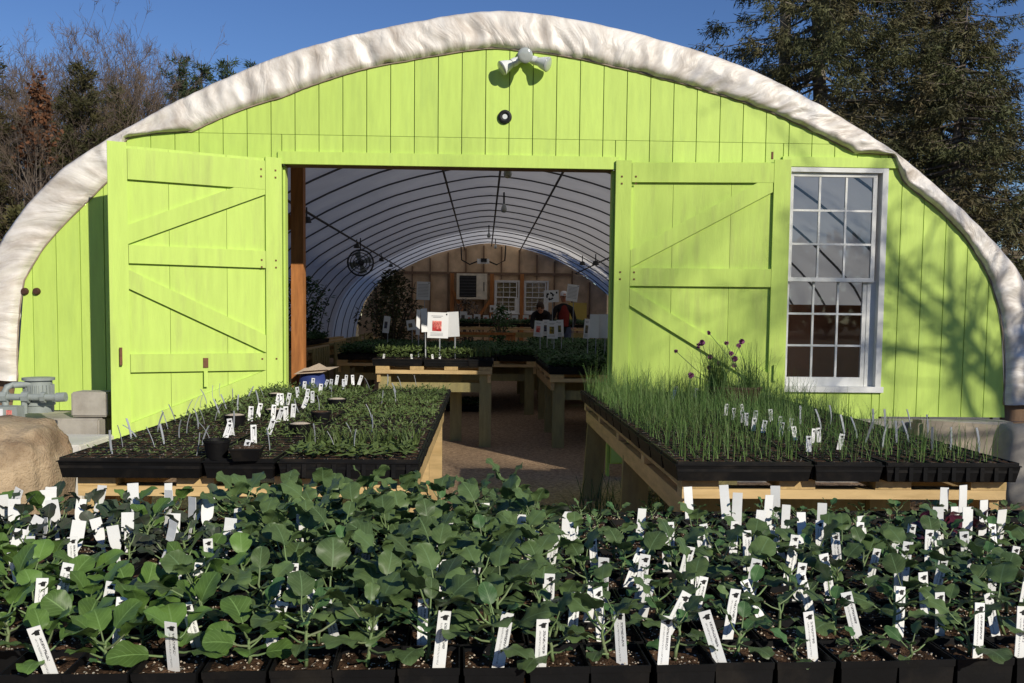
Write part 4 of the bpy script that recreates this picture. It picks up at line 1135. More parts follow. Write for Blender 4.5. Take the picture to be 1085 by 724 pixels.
ROWW = ['front row', 'second row', 'third row', 'fourth row', 'fifth row', 'sixth row', 'seventh row', 'eighth row', 'ninth row', 'tenth row', 'back row']
tagjobs = []
for row, us in enumerate(rows):
    for k, (u, v, p_, px) in enumerate(us):
        e = rb.gauss(0, 18)
        if row >= 6 and px < 240 + e: kind = 'kale' if rb.random() < .75 else 'cabbage'
        elif row < 6 and px < 255 + e: kind = 'cabbage'
        elif px < 530 + e + 4 * row: kind = 'broccoli'
        elif row >= 7: kind = 'sprout' if px < 960 else ('purple' if 975 < px < 1060 and row in (7, 8) else 'sprout')
        else: kind = 'small'
        if row in (4, 5) and (100 < px < 150 ): kind = 'empty'
        if rb.random() < .04 and row > 3 and kind not in ('broccoli',): kind = 'empty'
        if row == 0 and kind == 'small' and rb.random() < .35: kind = 'sprout'
        z = Vector((rb.uniform(-.003, .003), rb.uniform(-.003, .003), 0))
        seedling(p_ + z, kind, rb, f"{DESC[kind]}, {ORD[k]} from the left in {ROWW[row]} of front bench", f'potted seedlings in the {ROWW[row]}')
        top = p_ + Vector((0, 0, PH - 0.018))
        n = 0
        if kind in ('small', 'sprout') and row < 7: n = 1 if rb.random() < .86 else 0
        elif kind == 'sprout' and row >= 7: n = 1 if rb.random() < .42 else 0
        elif kind == 'broccoli': n = (1 if rb.random() < (.85 if row < 2 else .30) else 0)
        elif kind == 'cabbage' and row < 6: n = 1 if rb.random() < .62 else 0
        elif row >= 6 and px < 260: n = rb.choice((1, 1, 1, 2)) if rb.random() < .85 else 0
        elif kind == 'purple': n = 1 if rb.random() < .6 else 0
        for q in range(n):
            off = bench(0, 0) - bench(0, 0)
            du, dv = rb.uniform(-.036, .036), rb.uniform(-.04, -.005)
            pos = top + Vector((du * bc - dv * bs, du * bs + dv * bc, 0))
            tagjobs.append((row, px, kind, pos))
tc_ = {}
tagjobs.sort(key=lambda j: (j[0], to_px(j[3])[0]))
for row, px, kind, pos in tagjobs:
    k = tc_.get(row, 0); tc_[row] = k + 1
    rowt = ROWW[row]
    if row >= 7 and px > 250:
        label_at(rb.choice(TAGB), 'plant_tag', pos, BR + rb.gauss(0, .15), rb.gauss(-.04, .08), rb.gauss(0, .06), f'tall blank white tag, {ORD[k]} tag from the left in {rowt} of pots', 'plant tag', 'plant tags on the front bench', rb.uniform(.92, 1.15))
    elif row >= 6 and px < 260:
        label_at(rb.choice(TAGH), 'plant_tag', pos, BR + rb.gauss(0, .5), rb.gauss(-.05, .12), rb.gauss(0, .16), f'broad-headed blank white tag, {ORD[k]} tag from left in {rowt} of pots', 'plant tag', 'plant tags on the front bench', rb.uniform(.72, .95))
    else:
        label_at(rb.choice(TAGP), 'plant_tag', pos, BR + rb.gauss(0, .2), rb.gauss(-.10, .10), rb.gauss(0.05, .17), f'printed white tag with black emblem, {ORD[k]} from left in {rowt} of pots', 'plant tag', 'plant tags on the front bench', rb.uniform(.92, 1.12))

# ================================================================ INSIDE THE GREENHOUSE
YB = 30.0
ew = thing('end_wall', 'timber framed plywood wall with two windows at the far end inside', 'wall', (0, YB, 0))
def loe(o): o.location = (0, -YB, 0); return o
A0, A1 = PO[0][0], PO[-1][0]
arch_in = lambda a, k=0.955: arch_pt(a, k)
def back_z(x):
    best = 0
    pl = [arch_in(A0 + (A1 - A0) * i / 120) for i in range(121)]
    for (xa_, za_), (xb_, zb_) in zip(pl, pl[1:]):
        if xa_ <= x <= xb_: best = za_ + (zb_ - za_) * (x - xa_) / (xb_ - xa_ + 1e-9)
    return best
bx_ = sorted([-4.2 + 0.6 * i for i in range(15)])
WX = ((0.37, 1.22, 1.52, 2.66), (1.36, 2.20, 1.52, 2.66))
for x0, x1 in zip(bx_, bx_[1:]):
    for z0, z1 in ((0, 2.86), (2.865, 9)):
        ts = [(x0 + (x1 - x0) * i / 4) for i in range(5)]
        tp = [(x, min(z1, max(z0, back_z(x) + 0.06))) for x in ts]
        if max(t[1] for t in tp) - z0 < 0.03: continue
        b = MB(); b.prism([(x0 + 0.003, z0), (x1 - 0.003, z0)] + tp[::-1], YB + 0.10, YB + 0.12); loe(b.build('plywood_panel', M['ply'], ew))
for i, x in enumerate(bx_[1:-1]):
    if any(a - 0.02 < x < c + 0.02 for a, c, _, _ in WX):
        segs = ((0.0, 1.50), (2.70, back_z(x) - 0.02))
    else: segs = ((0.0, back_z(x) - 0.02),)
    for z0, z1 in segs:
        b = MB(); b.box((x, YB + 0.055, (z0 + z1) / 2), (0.045, 0.088, z1 - z0)); loe(b.build('stud', M['stud'], ew))
for z, x0, x1 in ((2.88, -2.95, 3.0), (1.48, -3.6, 4.0)):
    b = MB(); b.box(((x0 + x1) / 2, YB + 0.004, z), (x1 - x0, 0.012, 0.09)); loe(b.build('rail', M['stud'], ew))
for px, z0, z1 in ((479, 0.3, 2.87), (521, 0.3, 2.87), (553, 0.3, 2.87)):
    x = at(px, 320, 29.9)[0]
    b = MB(); b.box((x, 29.93, (z0 + z1) / 2), (0.13, 0.09, z1 - z0)); loe(b.build('timber_post', M['orange_post'], ew))
for (pa, pb) in (((480, 308), (492, 333)), ((520, 318), (505, 338))):
    a_, c_ = at(*pa, 29.85), at(*pb, 29.85)
    b = MB(); b.bar((a_[0], 29.85, a_[1]), (c_[0], 29.85, c_[1]), 0.10, 0.14, upv=(0, 1, 0)); loe(b.build('knee_brace', M['orange_post'], ew))
for a, c, z0, z1 in WX:
    wn = window(ew, a, c, z0, z1, YB - 0.02, 3, 3, M['white'], 0.10)
xa, za = at(484, 290, 29.7); xb, zb = at(516, 317.5, 29.7)
ac = thing('heater_unit', 'cream box heater with a dark grille hung on the far end wall', 'heater', ((xa + xb) / 2, 29.72, zb))
b = MB(); b.box((0, 0, (za - zb) / 2), (xb - xa, 0.36, za - zb)); b.build('case', mat('cream_case', (0.62, 0.55, 0.42), 0.5), ac)
b = MB(); b.box((-0.13, -0.187, (za - zb) / 2), (0.56, 0.012, (za - zb) * .84)); gr = b.build('grille', M['ink'], ac)
for i in range(7):
    b = MB(); b.box((-0.13, -0.195, (za - zb) * (0.14 + 0.12 * i)), (0.54, 0.012, 0.025)); b.build('slat', M['pipe'], gr)
b = MB(); b.box((0.40, -0.184, (za - zb) * .5), (0.03, 0.012, 0.3)); b.build('label_strip', M['ink'], ac)
x, z = at(512, 277, 29.6)
el = thing('junction_box', 'white junction box with looping black cables above the heater', 'junction box', (x, 29.6, z))
b = MB(); b.box((0, 0, 0), (0.40, 0.14, 0.16)); b.build('box', M['white'], el)
b = MB(); b.box((0.02, -0.09, 0.03), (0.20, 0.06, 0.12)); b.build('motor', M['ink'], el)
for s_ in (-1, 1):
    b = MB(); b.tube([(0.15 * s_, 0.1, 0.02), (0.45 * s_, 0.15, -0.10), (0.72 * s_, 0.2, 0.05), (0.75 * s_, 0.25, 0.55)], 0.025, 6); b.build('cable', M['ink'], el, True)
xa, za = at(602, 321, 29.6); xb, zb = at(621, 342, 29.6)
b = MB(); b.box((0, 0, 0), (xb - xa, 0.05, za - zb))
yb_ = thing('yellow_board', 'plain yellow board leaning on the far wall right of the person in red', 'board', ((xa + xb) / 2, 29.5, (za + zb) / 2 ))
b.build('panel', M['yellow_board'], yb_)
b = MB(); b.box((0, 0.02, (zb - za) / 2 - 0.35), (0.06, 0.05, 0.7)); b.build('prop', M['stud'], yb_)

# benches and plants inside
def leg_rows(x0, x1, ys): return [(x, y, 0, 0) for y in ys for x in (x0 + .1, x1 - .1)]
plank_table('inner_table', 'pine slat table with a single row of trays just inside the doorway', -1.14, 0.10, 9.45, 10.05, 0.873, 4, [(0.03, 9.53, 0, 0), (0.03, 9.98, 0, 0), (-0.30, 9.98, 0, 0), (-1.05, 9.98, 0, 0), (-1.05, 9.53, 0, 0)], group='tables inside')
def lay_in(x0, x1, y0, y1, z, crop, lab, grp, r, lim=999):
    k = 0; y = y0
    nx = max(1, int((x1 - x0) / (TL + .005)))
    while y + TW < y1:
        for i in range(nx):
            if k < lim: tray(x0 + TL / 2 + i * (TL + .006), y + TW / 2, z, True, crop, f'{lab}, {ORD[i]} across, {ORD[k // nx]} row back', grp, r)
            k += 1
        y += TW + .006
ri = random.Random(8)
for i, (dx, crop, sl) in enumerate(((-1.22, 'round', False), (-0.66, 'round', False), (-0.10 - .0, 'strap', True))):
    xx = -1.24 + TL / 2 + i * (TL - 0.095)
    pass
for i, (crop, sl) in enumerate((('round', False), ('round', False))):
    tray(-0.91 + i * 0.55, 9.58, 0.875, True, crop, f"tray of round-leaved seedlings, {('left', 'middle')[i]} one on the inner table", 'trays on the inner table', ri, sl, 1, 1.7)
tray(-0.02, 9.70, 0.875, False, 'strap', 'tray of strap-leaved seedlings at the right end of the inner table', 'trays on the inner table', ri, True, 2, 1.5)
tray(-0.91, 9.88, 0.875, True, 'lush', 'tray of leafy seedlings, left one in the back row of the inner table', 'trays on the inner table', ri)
tray(-0.36, 9.88, 0.875, True, 'lush', 'tray of leafy seedlings, right one in the back row of the inner table', 'trays on the inner table', ri)
for i, (px, py) in enumerate(((407, 371), (459, 378), (466, 376), (437, 377))):
    x, z = at(px, py, 9.62)
    label_at(TAGS[i % 2], 'plant_tag', (x, 9.56, 0.93), 0.1, 0, 0.1 * (-1) ** i, f"short white tag in the inner table trays, {('first', 'third', 'fourth', 'second')[i]} from the left", 'plant tag', 'white tags on the inner table', 1.1)
plank_table('inner_table', 'long pine slat table of dense green trays behind the inner table', -2.0, 0.75, 12.2, 15.2, 0.80, 6, leg_rows(-2.0, 0.75, (12.3, 13.7, 15.0)), group='tables inside')
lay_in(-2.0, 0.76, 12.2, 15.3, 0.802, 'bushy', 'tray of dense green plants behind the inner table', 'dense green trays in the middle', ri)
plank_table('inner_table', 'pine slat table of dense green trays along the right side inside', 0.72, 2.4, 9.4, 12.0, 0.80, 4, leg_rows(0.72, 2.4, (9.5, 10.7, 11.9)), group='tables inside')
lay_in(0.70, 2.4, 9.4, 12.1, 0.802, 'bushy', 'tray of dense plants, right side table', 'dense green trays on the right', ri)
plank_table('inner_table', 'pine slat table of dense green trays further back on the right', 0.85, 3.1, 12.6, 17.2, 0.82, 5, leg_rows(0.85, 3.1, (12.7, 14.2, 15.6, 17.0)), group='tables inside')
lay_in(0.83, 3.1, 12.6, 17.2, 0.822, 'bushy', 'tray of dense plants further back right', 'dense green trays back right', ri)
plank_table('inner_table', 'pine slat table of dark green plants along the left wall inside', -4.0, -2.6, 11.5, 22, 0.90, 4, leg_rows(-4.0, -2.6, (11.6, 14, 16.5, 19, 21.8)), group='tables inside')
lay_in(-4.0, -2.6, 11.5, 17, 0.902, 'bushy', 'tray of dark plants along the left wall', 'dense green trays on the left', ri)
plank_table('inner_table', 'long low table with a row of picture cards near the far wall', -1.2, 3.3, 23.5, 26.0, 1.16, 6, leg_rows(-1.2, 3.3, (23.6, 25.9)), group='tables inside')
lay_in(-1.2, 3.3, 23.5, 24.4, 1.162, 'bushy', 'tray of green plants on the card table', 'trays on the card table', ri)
# red-brown saw trestle beyond the middle tables
b_ = at(541, 355, 17.5)
sh = thing('sawhorse', 'red-brown timber trestle between the tables inside', 'trestle', (b_[0], 17.5, floor_z(17.5)))
h_ = b_[1] - floor_z(17.5)
for dx in (-.16, .16):
    for dy in (-.2, .2):
        b = MB(); b.bar((dx, dy, 0), (dx * .25, 0, h_), 0.09, 0.04, upv=(0, 1, 0)); b.build('leg', M['orange_post'], sh)
b = MB(); b.box((-0.9, 0, h_ + .02), (2.0, 0.12, 0.05)); b.build('beam', M['orange_post'], sh)
# pallets stacked under the left table
for i in range(5):
    y = 12 + 1.9 * i
    t = thing('pallet', f'weathered pallet on its edge under the left table, {ORD[i]} from the doorway', 'pallet', (-2.52, y, floor_z(y)), 0, 'pallets under the left table')
    for k in range(7):
        b = MB(); b.box((0, -0.6 + 0.2 * k, 0.42), (0.03, 0.11, 0.80)); b.build('slat', M['olive'], t)
    for z in (0.08, 0.42, 0.78):
        b = MB(); b.box((-0.06, 0, z), (0.08, 1.3, 0.04)); b.build('runner', M['olive'], t)
# empty black trays on the floor
for px, py, lb in ((492, 436, 'black tray on the gravel under the inner table'), (456, 428, 'tray of green plants on the gravel at the left of the inner table')):
    x, y, z = tz(px, py + 4, 0.0)
    tray(x, y, floor_z(y) + 0.01, True, 'bushy', lb, 'trays on the floor', ri)
# sack beside the timber post
x, y, z = tz(331, 405, 0.0); x, z = at(331, 396, 8.9)
sk = thing('paper_sack', 'blue and white sack with torn brown paper by the timber post', 'sack', (x, 8.9, 0))
b = MB(); b.lathe([(0.001, 0), (0.14, 0.0), (0.17, 0.2), (0.155, 0.62), (0.12, z + .0), (0.001, z + .01)], n=14, M=Matrix.Diagonal((1, .7, 1))); b.build('sack_body', M['blue'], sk, True)
b = MB(); b.poly([(-.16, -.13, z), (.12, -.13, z + .02), (.26, .05, z + .07), (-.1, .12, z + .05)]); b.poly([(-.1, -.13, z + .03), (.2, -.1, z + .05), (.05, .1, z + .1)]); b.build('torn_paper', M['perlite'], sk)

# bushes inside at the left
def bush(name, label, x, y, z0, h, rw, n, seed, m, lw=0.05, cat='plant'):
    r = random.Random(seed)
    t = thing(name, label, cat, (x, y, z0))
    b = MB()
    for i in range(7):
        a = r.uniform(0, 2 * PI); b.tube([(0, 0, 0), (math.cos(a) * rw * .2, math.sin(a) * rw * .2, h * .45), (math.cos(a) * rw * .6, math.sin(a) * rw * .6, h * r.uniform(.7, .95))], [0.03, 0.02, 0.006], 5)
    b.build('stem', M['bark'], t)
    b = MB()
    for i in range(n):
        a = r.uniform(0, 2 * PI); f = r.random(); q = rw * math.sin(PI * (0.12 + 0.83 * f)) ** .7 * r.uniform(.25, 1) * (0.7 + .5 * mnoise.noise((math.cos(a) * 2, f * 3, seed)))
        leaflet(b, (q * math.cos(a), q * math.sin(a), h * (0.15 + 0.85 * f)), r.uniform(0, 2 * PI), lw * r.uniform(.7, 1.7), lw * r.uniform(.4, .8), r.uniform(-.7, .7))
    stuff(b.build('leaves', m, t))
    return t
bush('leafy_shrub', 'bushy green shrub behind the white signs at the left inside', -1.72, 17.0, floor_z(17), 2.1, 0.85, 1500, 4, M['olive_needle'], 0.09)
bush('leafy_shrub', 'tall dark shrub against the left curve of the roof inside', -2.55, 24, floor_z(24), 2.2, 0.8, 1500, 5, M['dark_green'], 0.09)
bush('leafy_shrub', 'low dark shrub on the left table inside, in front of the tall dark one', -3.4, 17, 0.95, 1.2, 0.7, 900, 6, M['dark_green'], 0.09)
bush('leafy_shrub', 'loose dark bush beneath the heater inside', -0.5, 27.5, floor_z(27), 1.6, 0.6, 500, 7, M['bark'], 0.10)
bush('dark_plant', 'dark feathery plant among the picture cards inside', 0.45, 22.5, 0.5, 1.2, 0.45, 500, 12, M['dark_green'], 0.09)

# signs -----------------------------------------------------------
def sign(px0, px1, py0, py1, y, label, picture=None, yaw=0.0, roll_=0.0, stake=True, lines=True, corner=False, base=0.85, emblem=None, group=None, m='paper'):
    x0, z1 = at(px0, py0, y); x1, z0 = at(px1, py1, y)
    w_, h = x1 - x0, z1 - z0
    t = thing('card_sign', label, 'sign', ((x0 + x1) / 2, y, base if stake else z0), yaw, group)
    zo = (z0 - base) if stake else 0
    R_ = Matrix.Rotation(roll_, 3, 'Y')
    b = MB(); b.box((0, 0, zo + h / 2), (w_, 0.006, h), M=R_); pa = b.build('card', M[m], t)
    def pl_(name, cx, cz, ww, hh, mm, o=0.0045):
        b = MB(); c = Vector((cx, 0, cz - h / 2)); c = R_ @ c
        b.box((c.x, -o, zo + h / 2 + c.z), (ww, 0.002, hh), M=R_); return b.build(name, M[mm], pa)
    if picture: pl_('picture', -0.01, h * 0.47, w_ * .44, h * .40, picture)
    if lines:
        for k in range(2): pl_('print_line', -.01, h * (0.86 - 0.05 * k), w_ * (.55 - .15 * k), h * .018, 'greyink')
        for k in range(3): pl_('print_line', -.01, h * (0.20 - 0.05 * k), w_ * .6, h * .013, 'greyink')
    if corner: pl_('emblem', w_ * .41, h * .93, w_ * .06, h * .06, 'ink')
    if stake:
        b = MB(); b.box((0.02, 0.008, zo * .5 + h * .25), (0.012, 0.006, zo + h * .5)); b.build('stake', M['grey_tag'], t)
    return t, pl_, pa, zo, w_, h, R_
sign(453, 475, 331, 358.5, 9.56, 'large white card with a red flower picture on the inner table', 'photo_red', 0, 0.02, corner=True, base=.94)
sign(474, 486.5, 330.5, 357, 9.62, 'blank white card just right of the red flower picture card', None, -.3, -.06, lines=False, base=.94)
sign(440, 446, 328, 355, 9.85, 'white card turned edge-on, left of the red flower picture card', None, 1.0, 0.05, lines=False, base=.94)
sign(446, 453, 327, 352, 10.0, 'grey shaded card behind the edge-on white card', None, .4, -.05, lines=False, base=.94)
sign(431, 440, 339, 350, 13.0, 'small tilted white card with a dark picture, left of the edge-on cards', 'photo_dark', .2, -.15, lines=False, base=.9)
sign(406, 413, 335, 353, 13.4, 'narrow pale card with a dark picture among the dense green trays', 'photo_dark', .3, .12, lines=False, base=.9)
t, pl_, pa, zo, w_, h, R_ = sign(441.5, 455.5, 298.5, 318, 14.0, 'grey printed notice on a stake before the leafy shrub', None, 0, .03, lines=False, corner=True, base=.9)
for k in range(9): pl_('print_line', 0, h * (.84 - .08 * k), w_ * .8, h * .018, 'greyink')
t, pl_, pa, zo, w_, h, R_ = sign(576.5, 592, 307.5, 320.5, 13.0, 'white card with black recycling arrows above the right tables', None, 0, -.05, lines=False, base=.86)
pl_('emblem', w_ * .36, h * .78, w_ * .10, h * .16, 'ink')
for k in range(3):          # three chasing arrows
    a = PI / 2 + k * 2 * PI / 3
    b = MB(); Rr = h * .27; cxx, czz = -.02, zo + h * .5
    def q_(r_, an): return (cxx + r_ * math.cos(an), -0.006, czz + r_ * math.sin(an))
    n = 5; sp_ = 1.15
    outr = [q_(Rr * 1.2, a - sp_ * i / n) for i in range(n + 1)]; inr = [q_(Rr * .76, a - sp_ * i / n) for i in range(n + 1)]
    for i in range(n): b.poly((outr[i], outr[i + 1], inr[i + 1], inr[i]))
    b.poly((q_(Rr * 1.5, a - sp_), q_(Rr * .97, a - sp_ - .55), q_(Rr * .45, a - sp_)))
    b.build('arrow', M['ink'], pa)
t, pl_, pa, zo, w_, h, R_ = sign(600.5, 612.5, 301.5, 319.5, 14.5, 'grey printed notice tilted above the yellow board', None, 0, .12, lines=False, corner=True, base=.86)
for k in range(9): pl_('print_line', 0, h * (.84 - .08 * k), w_ * .8, h * .018, 'greyink')
sign(566, 576, 340, 357, 11.5, 'white card with a red picture among the right side trays', 'photo_red', .1, .08, base=.86)
sign(575, 582, 339, 356, 11.8, 'grey card with a dark picture half behind the yellow flower card', 'photo_dark', .1, 0, base=.86)
sign(580, 591, 340, 359, 11.2, 'grey card with a yellow flower picture among the right side trays', 'photo_yellow', -.05, 0, corner=True, base=.86)
sign(590, 597, 339, 357, 11.7, 'white card with a faint green picture, right of the yellow flower card', 'photo_yellow', 0, -.05, base=.86)
sign(618, 626, 338, 359, 10.4, 'grey card with a dark picture at the right end of the tables', 'photo_dark', .6, .1, base=.86)
sign(625, 634.5, 333, 358.5, 10.3, 'blank white card at the right end of the tables, left of its twin', None, -.1, .02, lines=False, base=.86)
sign(634.5, 644, 333, 358.5, 10.35, 'blank white card nearest the right door jamb', None, -.4, .0, lines=False, base=.86)
cs = ((487, 495, 330, 342), (495, 500, 334, 341), (502, 509, 333, 341), (512, 518, 334, 341), (519, 525, 323.5, 331), (520, 527, 334, 341), (527, 533, 332, 341), (534, 541, 334, 342), (542, 549, 334, 343), (554, 560, 334, 343), (417, 424, 322, 330))
for i, (a, c, d, e) in enumerate(cs[:10]):
    sign(a, c, d, e, 24.0 + .03 * i, f'small white picture card, {ORD[i]} from the left on the far card table', ('photo_dark', 'photo_red')[i % 2], ri.gauss(0, .2), ri.gauss(0, .05), lines=False, base=1.2, group='small cards near the far wall')

# hanging things
def hang_light(px, py, y, k):
    x, z = at(px, py, y)
    t = thing('hanging_light', f'small dark lamp hung from the roof pipe inside, {ORD[k]} from the left', 'lamp', (x, y, z), 0, 'lamps hung from the roof pipes')
    b = MB(); b.lathe([(0.001, 0.09), (0.05, 0.08), (0.07, 0.0), (0.001, 0.0)], n=12); b.build('shade', M['pipe'], t, True, 40)
    b = MB(); b.tube([(0, 0, 0.08), (0, 0, 0.22)], 0.012, 5); b.build('hanger', M['pipe'], t)
for k, (px, py, y) in enumerate(((325, 236, 13), (378, 263, 19), (404, 277, 23), (414, 283, 26), (617, 281, 21), (631, 281, 18))): hang_light(px, py, y, k)
x, z = at(382, 278.5, 17.5)
fn = thing('round_fan', 'round dark fan hanging under the left roof pipe', 'fan', (x, 17.5, z))
RX = Matrix.Rotation(PI / 2, 3, 'X')
for rr in (0.25, 0.19, 0.13, 0.07):
    b = MB(); b.tube([(rr * math.cos(a * PI / 12), -0.06 if rr < .25 else 0, rr * math.sin(a * PI / 12)) for a in range(25)], 0.009 if rr < .25 else .018, 5, cap=False); b.build('guard_ring', M['pipe'], fn)
for k in range(4):
    a = k * PI / 2 + .4
    b = MB(); d = Vector((math.cos(a), 0, math.sin(a))); s_ = Vector((-d.z, 0.35, d.x))
    b.poly((d * .04 - s_ * .03, d * .21 - s_ * .09, d * .22 + s_ * .05, d * .04 + s_ * .03)); b.build('blade', M['grey_iron'], fn)
b = MB(); b.lathe([(0.001, .07), (.05, .06), (.06, -.1), (.001, -.12)], M=RX, n=12); b.build('motor', M['pipe'], fn, True, 40)
b = MB(); b.tube([(0, 0, .25), (0, 0, .48)], .012, 5); b.build('hanger', M['pipe'], fn)
for k, (px, py, y) in enumerate(((538, 184, 9.2), (534, 222, 13), (525, 262, 26), (518, 250, 21))):
    x, z = at(px, py, y)
    t = thing('ceiling_bulb', f'clear bulb hung on the ridge cable inside, {ORD[k]} from the doorway', 'bulb', (x, y, z), 0, 'bulbs along the ridge')
    b = MB(); b.lathe([(0.001, -.05), (.035, -.04), (.045, 0), (.03, .05), (.016, .08)], n=12); b.build('glass_bulb', M['bulb'], t, True)
    b = MB(); b.tube([(0, 0, .08), (0.0, 0.05, .25)], .014, 5); b.build('socket', M['ink'], t)

# ---------------------------------------------------------------- people at the back
def person(name, label, loc_, rz, joints, edges, radii, cloth):
    t = thing(name, label, 'person', loc_, rz)
    me = bpy.data.meshes.new('body'); me.from_pydata(joints, edges, []); me.materials.append(cloth)
    o = put('body', me, t)
    sk_ = o.modifiers.new('skin', 'SKIN')
    for i, r_ in enumerate(radii):
        me.skin_vertices[0].data[i].radius = r_ if isinstance(r_, tuple) else (r_, r_)
    me.skin_vertices[0].data[0].use_root = True
    sub = o.modifiers.new('sub', 'SUBSURF'); sub.levels = 2; sub.render_levels = 2
    return t, o
def head(t, p, tilt, hat=None):
    b = MB(); Mx = Matrix.Rotation(tilt, 3, 'X')
    b.lathe([(0.001, -.125), (.045, -.118), (.062, -.08), (.074, -.02), (.078, .03), (.070, .085), (.045, .115), (.001, .125)], c=p, n=16, M=Mx @ Matrix.Diagonal((1, 1.22, 1)))
    for sx in (-1, 1): b.box(Vector(p) + Mx @ Vector((sx * .08, .005, 0)), (.018, .035, .055))
    b.box(Vector(p) + Mx @ Vector((0, -.10, -.015)), (.026, .03, .045), taper=.5)
    h_ = b.build('head', M['skin_tone'], t, True)
    b = MB()
    for sx in (-1, 1): b.box(Vector(p) + Mx @ Vector((sx * .032, -.088, .015)), (.024, .012, .012))
    b.build('eye', M['ink'], h_)
    b = MB(); b.box(Vector(p) + Mx @ Vector((0, -.082, -.06)), (.045, .012, .010)); b.build('mouth', M['photo_red'], h_)
    b = MB(); b.lathe([(.083, .005 if not hat else .03), (.086, .05), (.076, .105), (.045, .135), (.001, .142)], c=Vector(p) + Mx @ Vector((0, .012, 0)), n=16, M=Mx @ Matrix.Diagonal((1, 1.2, 1)))
    if hat: b.box(Vector(p) + Mx @ Vector((0, -.14, .045)), (.13, .11, .012))
    b.build('cap' if hat else 'hair', M['paper'] if hat else M['hair'], h_, True)
fy = floor_z(20.5)
x = at(597.0, 330, 20.5)[0]
J = [(0, 0, .95), (0, 0, 1.12), (0, -.02, 1.32), (0, 0, 1.44), (0, -.01, 1.52), (-.18, 0, 1.40), (.18, 0, 1.40), (-.26, .02, 1.14), (.27, .0, 1.14), (-.20, -.16, .96), (.20, -.18, .97),
     (-.10, 0, .90), (.10, 0, .90), (-.11, -.02, .50), (.11, -.02, .50), (-.11, .03, .08), (.11, .03, .08), (-.12, -.13, .04), (.12, -.13, .04)]
E_ = [(0, 1), (1, 2), (2, 3), (3, 4), (3, 5), (3, 6), (5, 7), (6, 8), (7, 9), (8, 10), (0, 11), (0, 12), (11, 13), (12, 14), (13, 15), (14, 16), (15, 17), (16, 18)]
RR = [(.16, .11), (.15, .10), (.17, .115), (.10, .08), .055, .075, .075, .052, .052, .036, .036, .095, .095, .065, .065, .045, .045, .04, .04]
t1, bd = person('person', 'person in a pale cap, dark red shirt and open black jacket behind the right tables', (x, 20.5, fy), 0.1, J, E_, RR, M['dark_cloth'])
b = MB(); b.lathe([(.150, .98), (.155, 1.10), (.165, 1.30), (.12, 1.43), (.07, 1.47)], n=18, c=(0, -.045, 0), M=Matrix.Diagonal((.8, .62, 1))); b.build('shirt', M['red_cloth'], t1, True)
b = MB()
for s_ in (-1, 1): b.tube([(.10 * s_, 0, .96), (.11 * s_, -.02, .50), (.11 * s_, .03, .08)], [.105, .075, .058], 12)
b.build('jeans', M['jean'], t1, True)
head(t1, (0, -.03, 1.66), 0.12, True)
for s_, wr_p in ((-1, Vector((-.20, -.16, .96))), (1, Vector((.20, -.18, .97)))):
    me_b = MB(); me_b.box(wr_p + Vector((0, -.04, -.03)), (.075, .085, .03))
    for k in range(4): me_b.tube([wr_p + Vector(((k - 1.5) * .019, -.08, -.03)), wr_p + Vector(((k - 1.5) * .020, -.115, -.035)), wr_p + Vector(((k - 1.5) * .018, -.13 - .006 * (1.5 - abs(k - 1.5)), -.06))], [.009, .0085, .007], 6)
    me_b.tube([wr_p + Vector((-s_ * .035, -.02, -.03)), wr_p + Vector((-s_ * .062, -.055, -.04)), wr_p + Vector((-s_ * .055, -.085, -.05))], [.011, .010, .008], 6)
    me_b.build('hand', M['skin_tone'], t1, True)
x = at(575.0, 332, 20.0)[0]
J2 = [(0, .12, .92), (0, .05, 1.08), (0, -.12, 1.24), (0, -.24, 1.30), (0, -.32, 1.33), (-.17, -.22, 1.26), (.17, -.22, 1.26), (-.20, -.34, 1.05), (.20, -.34, 1.05), (-.14, -.52, .95), (.14, -.52, .95),
      (-.10, .12, .88), (.10, .12, .88), (-.11, .05, .48), (.11, .05, .48), (-.11, .12, .08), (.11, .12, .08), (-.12, -.04, .04), (.12, -.04, .04)]
t2, bd = person('person', 'person in black clothes bending over the plants beneath the recycling sign', (x, 20.0, floor_z(20)), -.2, J2, E_, RR, M['dark_cloth'])
head(t2, (0, -.40, 1.40), 0.75, False)
for s_, wr_p in ((-1, Vector((-.14, -.52, .95))), (1, Vector((.14, -.52, .95)))):
    me_b = MB(); me_b.box(wr_p + Vector((0, -.04, -.03)), (.075, .085, .03))
    for k in range(4): me_b.tube([wr_p + Vector(((k - 1.5) * .019, -.08, -.03)), wr_p + Vector(((k - 1.5) * .020, -.115, -.035)), wr_p + Vector(((k - 1.5) * .018, -.13 - .006 * (1.5 - abs(k - 1.5)), -.06))], [.009, .0085, .007], 6)
    me_b.tube([wr_p + Vector((-s_ * .035, -.02, -.03)), wr_p + Vector((-s_ * .062, -.055, -.04)), wr_p + Vector((-s_ * .055, -.085, -.05))], [.011, .010, .008], 6)
    me_b.build('hand', M['skin_tone'], t2, True)
# brown crate stack behind the front window
cr = thing('wooden_crate', 'tall brown crate seen through the lower panes of the sash window', 'crate', (3.15, 8.75, 0))
b = MB(); b.box((0, 0, 0.78), (1.5, 0.5, 1.56)); b.build('crate_wall', M['cardboard'], cr)
b = MB(); b.box((0, -.26, 0.72), (1.5, 0.02, 0.09)); b.build('batten', M['cardboard'], cr)

